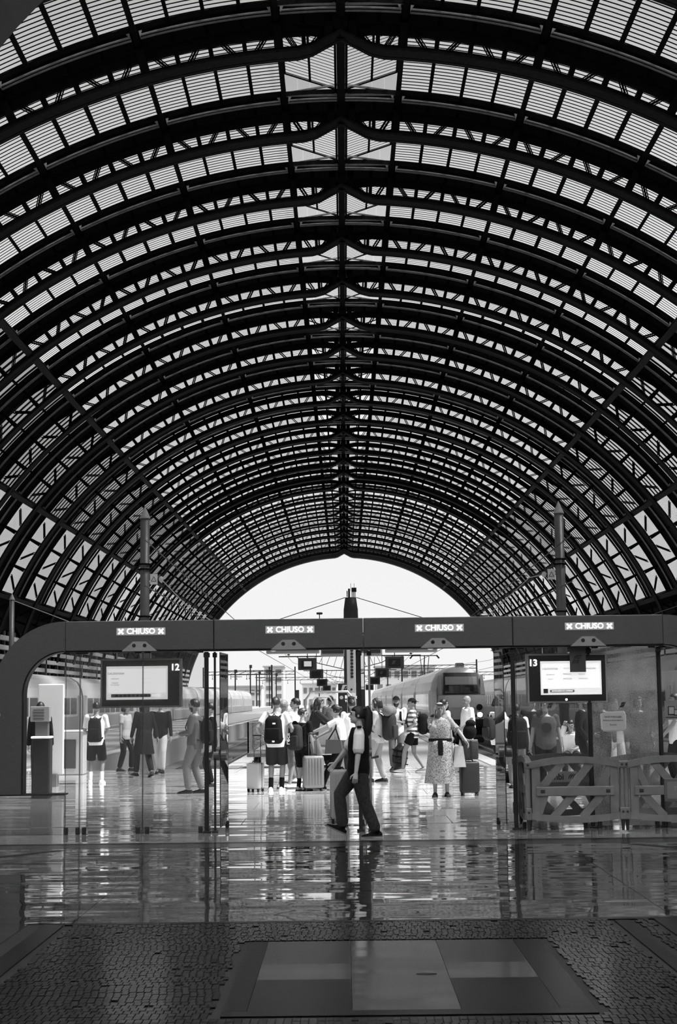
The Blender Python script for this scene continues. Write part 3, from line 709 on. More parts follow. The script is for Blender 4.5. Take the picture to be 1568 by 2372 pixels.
o13, sc, w_, h_, iw, ih, cx, cz = screen('13', 1218, 1406, 1515, 1627, YG + 0.15, -1,
    [('CALZEDONIA', -0.34, 0.27, 0.034, PRINT), ('ALCOTT', -0.06, 0.28, 0.026, G_), ('PANDORA', 0.33, 0.27, 0.028, PRINT), ('intimissimi', -0.34, 0.10, 0.026, G_), ('MANGO', -0.06, 0.11, 0.030, PRINT), ('falconeri', 0.18, 0.11, 0.026, G_), ('tezenis', -0.34, -0.03, 0.024, G_), ('WYCON', -0.06, -0.03, 0.030, PRINT), ('YAMAMAY', 0.2, -0.03, 0.026, G_)], 0.045, 'hanging screen with white number 13 at its upper left')
bm = B(); box(bm, (cx - 0.15 * iw, -0.101, cz - ih * 0.39), (iw * 0.40, 0.003, ih * 0.075)); part('display_banner', bm, MATS['banner_grey'], sc)
link('display_text', text_me('DESTINAZIONI DA CAMPIONI', 0.021, LED, 0.001), sc, (cx - 0.15 * iw, -0.104, cz - ih * 0.39))
bm = B(); box(bm, (cx - 0.42 * iw, -0.101, cz - ih * 0.385), (iw * 0.075, 0.003, ih * 0.13)); part('display_logo', bm, PRINT, sc)
bm = B(); cyl(bm, (-0.02, -0.092, 0.045), 0.016, 0.01, 16, 'y'); part('maker_badge', bm, LED, o13)

# signs and stickers on the glass
def sticker(px, py, r, lab, Y, disc=True):
    c = at_y(px, py, Y); o = thing('glass_sticker', lab, 'sticker', c, 0, 'railway stickers on the glass')
    bm = B()
    if disc: cyl(bm, (0, 0, 0), r, 0.004, 28, 'y')
    else: box(bm, (0, 0, 0), (0.215, 0.006, 0.345))
    part('backing', bm, mat('sticker_grey', 0.30 if disc else 0.08, 0.5) if disc else mat('flag_grey', 0.06, 0.5), o)
    bm = B(); fs_logo(bm, (-0.01, 0), r * 0.9 if disc else 0.115, y=-0.006); part('emblem', bm, BLACK, o)
    return o
YS = YG + 0.09
sticker(1276, 1634, 0.072, 'round grey railway sticker on clear glass before the man in a printed tee', YS)
sticker(1444, 1632, 0.072, 'round grey railway sticker on the cracked glass above the notice', YS)
sticker(1338, 1527, 0.12, 'dark rectangular railway flag hanging over screen thirteen', YG - 0.02, False)
c = at_y(1421, 1671, YS); o = thing('paper_notice', 'taped paper notice on the cracked glass', 'notice', c, 0)
bm = B(); box(bm, (0, 0, 0), (0.30, 0.003, 0.235)); part('sheet', bm, mat('notice_paper', 0.5, 0.7), o)
bm = B()
prism(bm, [(-0.17, -0.1), (-0.13, -0.135), (0.1, -0.13), (0.17, -0.1), (0.175, 0.08), (0.13, 0.14), (-0.1, 0.13), (-0.18, 0.1)], 0.002, Matrix.Translation((0, 0.004, 0))); part('tape_backing', bm, mat('tape', 0.62, 0.5), o)
for i, (t, s) in enumerate((('NON TOCCARE', 0.032), ('PORTA A VETRI ROTTA', 0.026), ('fsnews', 0.034))):
    link('notice_text', text_me(t, s, PRINT, 0.001), o, (-0.005, -0.004, (0.06, 0.012, -0.045)[i]))
c = at_y(1558, 1645, YS); o = thing('poster_sign', 'grey sign with two outlined tablets at the right edge', 'sign', c, 0)
bm = B(); box(bm, (0, 0, 0), (0.22, 0.012, 0.255)); part('board', bm, mat('sign_grey', 0.22, 0.5), o)
for cxx, czz, ww, hh in ((-0.02, -0.005, 0.09, 0.115), (0.045, -0.03, 0.065, 0.085)):
    bm = B(); rbox(bm, (cxx, -0.009, czz), (ww, 0.005, hh), 0.002, seg=1); t_ = part('tablet_outline', bm, BLACK, o)
    bm = B(); box(bm, (cxx, -0.013, czz), (ww - 0.022, 0.003, hh - 0.022)); part('tablet_face', bm, mat('sign_pale', 0.4, 0.5), t_)
bm = B(); box(bm, (0, -0.008, -0.095), (0.2, 0.004, 0.014)); part('sign_rule', bm, PRINT, o)
bm = B(); bar(bm, (-0.07, 0, 0.127), (-0.07, 0, 0.40), 0.006); part('hanging_wire', bm, CHROME, o)

# ------------------------------------------------------------------ plastic barriers
PLAST = mat('grey_plastic', 0.17, 0.5, 0, 0.25, 5.0, 0.05); PLAST_D = mat('dark_plastic', 0.02, 0.5)
def barrier_meshes(flip):
    L, Hh, T = 1.30, 0.98, 0.05
    bm = B(); bm2 = B(); n = 14; s = -1 if flip else 1
    for i in range(n):                       # arched top rail and sagging bottom rail
        a, b = -1 + 2 * i / n, -1 + 2 * (i + 1) / n
        bar(bm, (a * L / 2, 0, 0.86 + 0.075 * (1 - a * a)), (b * L / 2, 0, 0.86 + 0.075 * (1 - b * b)), 0.075, 0.085)
        bar(bm2, (a * L / 2, 0, 0.22 - 0.055 * (1 - a * a)), (b * L / 2, 0, 0.22 - 0.055 * (1 - b * b)), 0.06, 0.085)
    frame = [me_from(bm, 'top_rail', PLAST), me_from(bm2, 'bottom_rail', PLAST)]
    st = []
    for q in (-1, 1):
        bm = B(); rbox(bm, (q * (L / 2 - 0.11), 0, 0.54), (0.12, T, 0.68), 0.01, seg=2); st.append(me_from(bm, 'stile', PLAST))
    bm = B(); rbox(bm, (0, -0.01, 0.53), (L - 0.22, 0.075, 0.12), 0.01, seg=2); mid = me_from(bm, 'middle_rail', PLAST)
    sl = []
    for x0 in (-0.42, -0.02, 0.38):
        for z0, z1 in ((0.19, 0.5), (0.56, 0.90)):
            bm = B(); dx = 0.30
            xa, xb = x0 - s * dx / 2 + (0.10 * s if z0 > 0.5 else -0.14 * s), x0 + s * dx / 2 + (0.10 * s if z0 > 0.5 else -0.14 * s)
            xa, xb = max(-L / 2 + 0.12, min(L / 2 - 0.12, xa)), max(-L / 2 + 0.12, min(L / 2 - 0.12, xb))
            bar(bm, (xa, 0, z0), (xb, 0, z1), 0.045, 0.10, up=(1, 0, 0)); sl.append(me_from(bm, 'diagonal_slat', PLAST))
    ends = []
    for q in (-1, 1):
        bm = B(); tube(bm, [(q * (L / 2 + 0.0), 0, 0.18), (q * (L / 2 + 0.0), 0, 0.90)], [0.035, 0.035], 12); rbox(bm, (q * L / 2, 0, 0.87), (0.085, 0.085, 0.09), 0.015, seg=2); rbox(bm, (q * L / 2, 0, 0.24), (0.085, 0.085, 0.16), 0.015, seg=2)
        ends.append(me_from(bm, 'end_post', PLAST))
    ft = []
    for q in (-1, 1):
        bm = B(); tube(bm, [(q * L / 2, 0, 0.17), (q * L / 2, 0, 0.02)], [0.032, 0.018], 10, cap=False); ft.append(me_from(bm, 'foot', PLAST_D))
    bm = B()
    for q in (-1, 1):
        cyl(bm, (q * L / 2, -0.046, 0.87), 0.016, 0.01, 10, 'y'); cyl(bm, (q * L / 2, -0.046, 0.26), 0.016, 0.01, 10, 'y'); rbox(bm, (q * (L / 2 - 0.2), -0.05, 0.53), (0.06, 0.012, 0.045), 0.005, seg=1)
    bolts = me_from(bm, 'bolts', PLAST_D)
    return frame, st, mid, sl, ends, ft, bolts
BMSH = {f: barrier_meshes(f) for f in (False, True)}
def barrier(lab, loc, rz, flip=False):
    o = thing('crowd_barrier', lab, 'barrier', loc, rz, 'grey plastic barriers')
    fr, st, mid, sl, en, ft, bo = BMSH[flip]
    link('top_rail', fr[0], o); link('bottom_rail', fr[1], o); link('middle_rail', mid, o); b = None
    for m in st: link('stile', m, o)
    for m in sl: link('diagonal_slat', m, o)
    for m in en: link('end_post', m, o)
    for m in ft: link('foot', m, o)
    link('bolts', bo, o)
    return o
YB = 21.15
xa, xb = at_y(1222, 1800, YB).x, at_y(1440, 1800, YB).x
wB = xb - xa; print('barrier w', wB)
b1 = barrier('grey plastic barrier nearest the thick dark post, slats rising to the right', ((xa + xb) / 2, YB, 0), 0)
b2 = barrier('grey plastic barrier cut by the right edge, with a framed plate', (xb + 0.02 + 0.65, YB, 0), 0, True)
b3 = barrier('grey plastic barrier behind the glass with the nbi plate', ((xa + xb) / 2 - 0.03, YB + 1.25, 0), 0, True)
b4 = barrier('grey plastic barrier behind the cracked glass', (xb + 0.66, YB + 1.25, 0), 0)
b5 = barrier('grey plastic barrier seen end-on joining the front and rear rows', (xa + 0.03, YB + 0.63, 0), pi / 2)
for b in (b1, b2, b3, b4): b.scale.x = wB / 1.30
b5.scale.x = 0.82
bm = B(); rbox(bm, (0.03, -0.05, 0.655), (0.42, 0.012, 0.15), 0.004, seg=1); pl = part('maker_plate', bm, mat('plate_grey', 0.5, 0.5), b3)
link('plate_lettering', text_me('nbi', 0.12, BLACK, 0.002, bold=0.002), pl, (-0.02, -0.06, 0.655))
bm = B()
for i in range(3): tube(bm, [(0.12 + i * 0.028, -0.06, 0.63), (0.135 + i * 0.028, -0.06, 0.665), (0.165 + i * 0.028, -0.06, 0.695)], [0.004, 0.009, 0.005], 6)
part('plate_emblem', bm, BLACK, pl)
bm = B(); rbox(bm, (0.12, -0.05, 0.53), (0.52, 0.03, 0.30), 0.01, seg=2); pl = part('framed_plate', bm, mat('plate_frame', 0.1, 0.5), b2)
bm = B(); box(bm, (0.12, -0.068, 0.53), (0.44, 0.006, 0.22)); part('plate_face', bm, mat('plate_pale', 0.17, 0.5), pl)
link('plate_lettering', text_me('Thiv', 0.075, PRINT_G, 0.002), pl, (0.05, -0.074, 0.545)); 
bm = B()
for i in range(3): tube(bm, [(0.20 + i * 0.022, -0.074, 0.53), (0.21 + i * 0.022, -0.074, 0.55), (0.235 + i * 0.022, -0.074, 0.575)], [0.003, 0.007, 0.004], 6)
part('plate_emblem', bm, BLACK, pl)

# ------------------------------------------------------------------ poles, masts and wires
POLE = mat('pole_grey', 0.14, 0.45, 0.3, 0.1, 3.0)
def ring_band(bm, z, r): tube(bm, [(0, 0, z - 0.05), (0, 0, z + 0.05)], [r, r], 20, cap=False)
def big_pole(lab, px, py_top, Y, r=0.2, sgn=1, signs=True):
    p = at_y(px, py_top, Y); o = thing('line_pole', lab, 'pole', (p.x, Y, 0), 0, 'tall round poles at the platform ends')
    bm = B(); tube(bm, [(0, 0, 0), (0, 0, p.z - 0.5)], [r, r * 0.93], 24, cap=False); part('shaft', bm, POLE, o, True)
    bm = B(); tube(bm, [(0, 0, p.z - 0.5), (0, 0, p.z - 0.46), (0, 0, p.z)], [r * 1.06, r * 1.06, 0.01], 24, cap=False); part('pointed_cap', bm, mat('pole_cap', 0.34, 0.5), o)
    if signs:
        for z in (p.z - 2.35, p.z - 2.55, p.z - 4.45, p.z - 4.65):
            bm = B(); tube(bm, [(0, 0, z - 0.03), (0, 0, z + 0.03)], [r * 1.22, r * 1.22], 20, cap=False); part('clamp_band', bm, STEEL, o)
        for z in (p.z - 2.95, p.z - 5.05):
            bm = B(); box(bm, (sgn * (r + 0.16), -0.02, z), (0.3, 0.03, 0.42)); w_ = part('warning_sign', bm, WHITE, o)
            bm = B()
            for a, b in (((-0.1, -0.09), (0.1, -0.09)), ((0.1, -0.09), (0, 0.1)), ((0, 0.1), (-0.1, -0.09))): bar(bm, (sgn * (r + 0.16) + a[0], -0.04, z + a[1]), (sgn * (r + 0.16) + b[0], -0.04, z + b[1]), 0.006, 0.02)
            part('triangle_mark', bm, BLACK, w_)
            bm = B(); ball(bm, (sgn * (r + 0.45), 0, z), (0.1, 0.1, 0.12), 10, 8); bar(bm, (sgn * (r + 0.3), 0, z), (sgn * (r + 0.55), 0, z), 0.04); part('insulator', bm, mat('porcelain', 0.6, 0.3), o)
            bm = B(); bar(bm, (0, 0, z + 0.0), (sgn * (r + 0.35), 0, z + 0.0), 0.05); part('bracket_arm', bm, STEEL, o)
    return p, o
pl_, ol = big_pole('tall grey pole with pointed cap left of the open end', 336, 1173, 64, sgn=1)
pr_, orr = big_pole('tall grey pole with pointed cap right of the open end', 1293, 1161, 64, sgn=-1)
big_pole('shorter grey pole at the far left above the rounded beam end', 28, 1374, 117, 0.2, 1, False)
def wire(lab, pts, r=0.012, m=None):
    bm = B(); P = [Vector(p) for p in pts]
    tube(bm, P, [r] * len(P), 5, cap=False); o = part('overhead_wire', bm, m or STEEL, None); tag(o, lab, 'wire', 'overhead wires'); return o
WIREL = mat('wire_pale', 0.45, 0.4)
wire('slack wire running from the upper insulator of the left tall pole', [(pl_.x + 0.65, 64, pl_.z - 2.95), at_y(430, 1400, 75), at_y(500, 1445, 85)], 0.02, WIREL)
wire('slack wire running from the upper insulator of the right tall pole', [(pr_.x - 0.65, 64, pr_.z - 2.95), at_y(1226, 1338, 68), at_y(1110, 1445, 80)], 0.02, WIREL)
wire('wire running from the lower insulator of the right tall pole', [(pr_.x - 0.65, 64, pr_.z - 5.05), at_y(1150, 1450, 80)], 0.02, WIREL)
wire('wire running from the lower insulator of the left tall pole', [(pl_.x + 0.65, 64, pl_.z - 5.05), at_y(470, 1450, 80)], 0.02, WIREL)
wire('wires from the short far-left pole dropping behind the beam', [at_y(34, 1392, 117), at_y(160, 1440, 118)], 0.03, WIREL)

# central mast with antennas and guy wires
pt = at_y(812, 1384, 130); o = thing('tapered_mast', 'tapered dark mast with antenna cluster and guy wires before the white sky', 'mast', (pt.x, 130, 0), 0)
bm = B(); tube(bm, [(0, 0, 0), (0, 0, pt.z - 2.2), (0, 0, pt.z - 1.0), (0, 0, pt.z)], [(0.62, 0.5), (0.6, 0.5), (0.58, 0.48), (0.44, 0.4)], 20, cap=False); part('mast_body', bm, mat('mast_dark', 0.045, 0.5), o, True)
bm = B(); box(bm, (-0.12, 0, pt.z + 0.36), (0.16, 0.2, 0.72)); box(bm, (-0.28, 0, pt.z + 0.3), (0.08, 0.1, 0.5)); part('antenna_box', bm, BLACK, o)
bm = B(); box(bm, (0.28, 0, pt.z + 0.62), (0.4, 0.3, 0.34)); part('antenna_head', bm, BLACK, o)
for x in (0.12, 0.24, 0.36):
    bm = B(); bar(bm, (x, 0, pt.z), (x, 0, pt.z + 0.5), 0.07); part('antenna_stem', bm, BLACK, o)
for x in (0.02, 0.3):
    bm = B(); bar(bm, (x, 0, pt.z + 0.5), (x, 0, pt.z + 1.15), 0.03); part('whip_antenna', bm, BLACK, o)
wire('guy wire falling left from the tapered mast', [(pt.x - 0.45, 130, pt.z), at_y(640, 1437, 130)], 0.03, BLACK)
wire('guy wire falling right from the tapered mast', [(pt.x + 0.45, 130, pt.z), at_y(990, 1434, 130)], 0.03, BLACK)

def t_mast(lab, Y, half, zb):
    x = at_y(811, 1600, Y).x; o = thing('catenary_mast', lab, 'mast', (x, Y, 0), 0, 'catenary masts with twin arms')
    bm = B(); bar(bm, (0, 0, 0), (0, 0, zb + 1.2), 0.22, 0.22); part('mast_post', bm, BLACK, o)
    for s in (-1, 1):
        bm = B(); bar(bm, (0, 0, zb), (s * half, 0, zb), 0.12, 0.12); a = part('arm', bm, BLACK, o)
        bm = B(); bar(bm, (0, 0, zb - 1.6), (s * half * 0.45, 0, zb - 0.75), 0.08); bar(bm, (s * half * 0.45, 0, zb - 0.75), (s * half * 0.62, 0, zb), 0.08)
        for i in range(5): bar(bm, (s * half * (0.08 + 0.1 * i), 0, zb), (s * half * (0.13 + 0.1 * i), 0, zb - 1.4 + 0.2 * i), 0.05)
        part('arm_bracing', bm, BLACK, a)
        bm = B(); bar(bm, (s * half * 0.75, 0, zb), (s * half * 0.6, 0, zb - 0.9), 0.08); part('registration_arm', bm, BLACK, a)
        bm = B()
        for i in range(3): ball(bm, (s * half * 0.86, 0, zb + 0.2 + i * 0.2), (0.16, 0.16, 0.09), 8, 6)
        part('insulator', bm, BLACK, a)
t_mast('nearest twin-armed catenary mast on the central platform', 176, 7.8, 6.5)
t_mast('second twin-armed catenary mast on the central platform', 262, 7.6, 6.5)
t_mast('third twin-armed catenary mast on the central platform', 350, 7.4, 6.6)
t_mast('fourth twin-armed catenary mast, small in the distance', 460, 7.4, 6.8)
for i, xc in enumerate((-5.6, 6.45, 15.7)):
    wire('contact wire above the ' + ('empty left track', 'track of the train with lit headlamps', 'track of the pale train on the right')[i], [(xc, 45, 5.0), (xc, 330, 5.0), (xc, 560, 5.2)], 0.02, BLACK)
    wire('carrier wire sagging above the ' + ('empty left track', 'track of the train with lit headlamps', 'track of the pale train on the right')[i], [(xc, 45 + 43 * k, 6.3 - (0.5 if k % 2 else 0)) for k in range(13)], 0.018, BLACK)
def gantry(lab, x0, x1, Y, zb):
    o = thing('line_gantry', lab, 'gantry', ((x0 + x1) / 2, Y, -1.1), 0, 'overhead line gantries outside the shed')
    for s in (-1, 1):
        bm = B(); bar(bm, (s * (x1 - x0) / 2, 0, 0), (s * (x1 - x0) / 2, 0, zb + 1.1 + 2.0), 0.34, 0.34); part('gantry_post', bm, BLACK, o)
    for z in (zb + 1.1, zb + 1.9):
        bm = B(); bar(bm, (-(x1 - x0) / 2, 0, z), ((x1 - x0) / 2, 0, z), 0.16, 0.16); part('cross_beam', bm, BLACK, o)
    bm = B(); n = int((x1 - x0) / 1.8)
    for i in range(n):
        xx = -(x1 - x0) / 2 + i * (x1 - x0) / n; bar(bm, (xx, 0, zb + 1.1), (xx + (x1 - x0) / n, 0, zb + 1.9), 0.07)
    part('lattice', bm, BLACK, o)['kind'] = 'stuff'
    bm = B()
    for i in range(5):
        xx = -(x1 - x0) / 2 + (i + 0.5) * (x1 - x0) / 5; bar(bm, (xx, 0, zb + 1.1), (xx, 0, zb + 0.2), 0.1); ball(bm, (xx, 0, zb + 0.1), 0.16, 6, 5)
    part('droppers', bm, BLACK, o)['kind'] = 'stuff'
gantry('overhead line gantry just outside the shed on the left', -27, -16, 352, 7.5); gantry('overhead line gantry spanning the left tracks far out', -37, -13, 420, 8.5)
gantry('farthest overhead line gantry left of the central mast', -27.5, -8, 500, 8.0); gantry('overhead line gantry outside the shed on the right', 13, 30, 365, 8.5); gantry('far overhead line gantry on the right', 12, 42, 450, 8.2)
for i, (px, Y, zt) in enumerate(((580, 400, 10), (601, 430, 9), (545, 380, 8.5), (624, 520, 12), (640, 470, 9), (1152, 330, 12.5), (1163, 380, 9))):
    p = at_y(px, 1600, Y); o = thing('signal_post', ('black post', 'slim black post')[i % 2] + ' with crossarm among the tracks, ' + ('left of the white tower', 'right of the first one', 'leftmost of the distant posts', 'in front of the white tower', 'right beside the white tower', 'above the train cab, taller of two', 'above the train cab, shorter of two')[i], 'post', (p.x, Y, -1.1), 0, 'distant posts')
    bm = B(); bar(bm, (0, 0, 0), (0, 0, zt + 1.1), 0.3); part('upright', bm, BLACK, o)
    bm = B(); bar(bm, (-1.2, 0, zt), (1.6, 0, zt), 0.14); part('crossarm', bm, BLACK, o)
    bm = B(); cyl(bm, (0.1, 0, zt + 1.3), 0.35, 0.8, 8); part('lamp_head', bm, BLACK, o)

# hanging platform signs in pairs
def hang_sign(lab, px, py, w, h, Y, bright=False, emb=False):
    p = at_y(px, py, Y); o = thing('hanging_sign', lab, 'sign', p, 0, 'dark signs hanging over the central platform')
    bm = B(); rbox(bm, (0, 0, 0), (w, 0.3, h), 0.03, seg=1); part('sign_case', bm, mat('sign_case', 0.05, 0.5), o)
    bm = B(); box(bm, (0, -0.155, 0), (w * 0.62, 0.02, h * 0.58)); f = part('sign_face', bm, BLACK, o)
    if bright:
        bm = B(); rbox(bm, (0.02, -0.17, 0), (w * 0.4, 0.02, h * 0.42), 0.008, seg=1); part('lit_face', bm, mat('lit_face', 0.5, 0.5, emit=0.35), f)
    if emb:
        bm = B(); fs_logo(bm, (-0.05, 0), h * 0.28, y=-0.17); part('emblem', bm, mat('emblem_grey', 0.1, 0.5), f)
    bm = B(); bar(bm, (0, 0, h / 2), (0, 0, h / 2 + 2.2), 0.05); part('hanging_rod', bm, STEEL, o)
    return o
hang_sign('dark hanging sign with a lit face, nearest on the left of the column', 712, 1538, 1.2, 0.78, 103, True)
hang_sign('dark hanging sign second in the left row', 733, 1561, 1.15, 0.78, 135); hang_sign('dark hanging sign third in the left row', 746, 1581, 1.15, 0.78, 175); hang_sign('dark hanging sign fourth and smallest in the left row', 757, 1594, 1.1, 0.75, 220)
hang_sign('dark hanging sign with an emblem, nearest on the right of the column', 914, 1534, 1.2, 0.78, 103, False, True)
hang_sign('dark hanging sign second in the right row', 885, 1558, 1.15, 0.78, 135, False, True); hang_sign('dark hanging sign third in the right row', 868, 1577, 1.15, 0.78, 175); hang_sign('dark hanging sign fourth and smallest in the right row', 856, 1592, 1.1, 0.75, 220)
def board(lab, x0, x1, yb, Y, text, disc):
    a, b = at_y(x0, yb, Y), at_y(x1, yb, Y); w = b.x - a.x
    o = thing('overhead_board', lab, 'sign board', ((a.x + b.x) / 2, Y, a.z), 0, 'overhead boards behind the gate beam')
    bm = B(); rbox(bm, (0, 0, 0.26), (w, 0.2, 0.52), 0.02, seg=1); part('board_case', bm, mat('board_case', 0.25, 0.5), o)
    bm = B(); box(bm, (0, -0.105, 0.29), (w - 0.06, 0.012, 0.42)); f = part('board_face', bm, BLACK, o)
    if text: link('board_text', text_me(text, 0.085, LED, 0.003), f, (0.13 if disc < 0 else -0.13, -0.115, 0.14))
    if disc:
        bm = B(); cyl(bm, (disc * (w / 2 - 0.2), -0.115, 0.2), 0.14, 0.02, 24, 'y'); part('board_clock', bm, mat('clock_face', 0.5, 0.5, emit=0.2), f)
    xe = xcol - (a.x + b.x) / 2; xe -= math.copysign(0.14, xe)
    bm = B(); bar(bm, (-math.copysign(w / 2, xe), 0.1, 0.55), (xe, 0.1, 0.55), 0.06); part('support_arm', bm, STEEL, o)
xcol = at_y(814, 1600, 45).x
board('long overhead board with lit text left of the column', 617, 740, 1515, 45.0, 'ALL IMBARCHI - BINARI DAL 10 AL 14', -1)
board('blank dark overhead board just left of the column', 743, 798, 1521, 45.0, None, 0)
board('long overhead board with lit text right of the column', 892, 1013, 1512, 45.0, 'DUO CENTRUM AND MILANO', 1)
board('blank dark overhead board just right of the column', 833, 884, 1520, 45.0, None, 0)

# perforated column and ticket totem
p = ground(814, 1700); Yc = 45.0; xc = at_y(814, 1600, Yc).x
o = thing('perforated_column', 'pale column with a row of dark round holes behind the officer', 'column', (xc, Yc, 0))
bm = B(); rbox(bm, (0, 0, 1.95), (0.25, 0.25, 3.9), 0.02, seg=2); part('shaft', bm, mat('column_pale', 0.42, 0.5), o)
for i in range(9):
    bm = B(); cyl(bm, (0.02, -0.127, at_y(814, 1507 + i * 7.6, Yc).z), 0.042, 0.012, 14, 'y'); part('round_hole', bm, BLACK, o)
bm = B(); cyl(bm, (0.0, -0.127, at_y(814, 1597, Yc).z), 0.03, 0.012, 12, 'y'); part('camera_eye', bm, BLACK, o)
bm = B(); box(bm, (0.01, -0.13, at_y(814, 1610, Yc).z), (0.2, 0.01, 0.1)); part('column_label', bm, WHITE, o)
Yt = 48.0; a, b = at_y(783, 1583, Yt), at_y(846, 1700, Yt)
o = thing('ticket_totem', 'dark ticket totem with railway emblem and Biglietti lettering behind the column', 'totem', ((a.x + b.x) / 2, Yt, 0)); w = b.x - a.x
bm = B(); rbox(bm, (0, 0, a.z / 2), (w, 0.4, a.z), 0.03, seg=2); part('totem_body', bm, mat('totem_dark', 0.025, 0.4), o)
bm = B(); prism(bm, [(-0.32, a.z - 0.24), (-0.05, a.z - 0.24), (0.03, a.z - 0.05), (-0.26, a.z - 0.05)], 0.01, Matrix.Translation((0, -0.206, 0))); e_ = part('emblem_field', bm, mat('totem_pale', 0.65, 0.5), o)
bm = B(); fs_logo(bm, (-0.16, a.z - 0.145), 0.12, y=-0.214); part('emblem', bm, BLACK, e_)
bm = B(); prism(bm, [(0.30, a.z - 0.24), (0.40, a.z - 0.05), (0.26, a.z - 0.05), (0.26, a.z - 0.24)], 0.01, Matrix.Translation((0, -0.206, 0))); part('emblem_field', bm, MATS['totem_pale'], o)
for x in (-0.3, 0.3):
    bm = B(); cyl(bm, (x, -0.205, a.z - 0.42), 0.055, 0.012, 18, 'y'); part('pictogram_disc', bm, MATS['totem_pale'], o)
link('totem_lettering', text_me('Biglietti', 0.13, LED, 0.002, align='LEFT'), o, (-0.2, -0.206, a.z - 0.41)); link('totem_lettering', text_me('Tickets', 0.09, LED, 0.002, align='LEFT'), o, (-0.2, -0.206, a.z - 0.53))
bm = B(); box(bm, (0.15, -0.205, a.z - 0.85), (0.16, 0.012, 0.12)); part('totem_notice', bm, MATS['totem_pale'], o)

# ------------------------------------------------------------------ trains
TW_ = mat('train_white', 0.62, 0.22, 0.0, 0.08, 0.5); TG = mat('train_grey', 0.32, 0.3, 0.2, 0.1, 0.5); TGL = mat('train_window', 0.02, 0.06, 0.0, spec=0.9); TROOF = mat('train_roof', 0.7, 0.25, 0.2)
def section(w, zb, zt, n=10):
    """half-outline list of (x, z) for a coach body"""
    h = w / 2
    pts = [(h - 0.12, zb), (h, zb + 0.5), (h, zt - 1.35), (h - 0.10, zt - 0.85), (h - 0.34, zt - 0.38), (h - 0.8, zt - 0.1), (0.0, zt)]
    return pts + [(-x, z) for x, z in pts[-2::-1]]
def loft(bm, rings):
    V = [[bm.verts.new(p) for p in r] for r in rings]; n = len(V[0])
    for a, b in zip(V, V[1:]):
        for k in range(n): bm.faces.new((a[k], a[(k + 1) % n], b[(k + 1) % n], b[k]))
    bm.faces.new(V[0][::-1]); bm.faces.new(V[-1])
ZR = -0.75       # rail top
def coach(par, y0, y1, w=2.9, zt=3.55):
    s = section(w, ZR + 0.35, zt)
    bm = B(); loft(bm, [[(x, y, z) for x, z in s] for y in (y0, y1)]); c = part('coach_body', bm, TW_, par)
    me = c.data
    for q in (-1, 1):
        n = 9
        for i in range(n):
            a = y0 + 1.6 + (y1 - y0 - 3.2) * i / n; bm = B(); box(bm, (q * w / 2, a + 1.1, 1.55), (0.03, 2.0, 0.95)); part('coach_window', bm, TGL, c)
        bm = B(); box(bm, (q * w / 2, (y0 + y1) / 2, 0.55), (0.02, y1 - y0 - 0.4, 0.75)); part('body_stripe', bm, TG, c)
        for yy in (y0 + 0.9, y1 - 0.9):
            bm = B(); box(bm, (q * (w / 2 + 0.005), yy, 1.15), (0.03, 0.9, 2.1)); part('coach_door', bm, mat('train_door', 0.5, 0.3), c)
    bm = B(); box(bm, (0, (y0 + y1) / 2, ZR + 0.45), (w - 0.5, y1 - y0 - 1.0, 0.6)); part('underframe', bm, BLACK, c)
    for yy in (y0 + 3.5, y1 - 3.5):
        bm = B(); box(bm, (0, yy, ZR + 0.35), (2.2, 3.2, 0.45)); bg_ = part('bogie', bm, STEEL, c)
        for q in (-1, 1):
            for dy in (-1.1, 1.1):
                bm = B(); cyl(bm, (q * 0.75, yy + dy, ZR + 0.46), 0.45, 0.13, 18, 'x'); part('wheel', bm, STEEL_M, bg_)
    return c
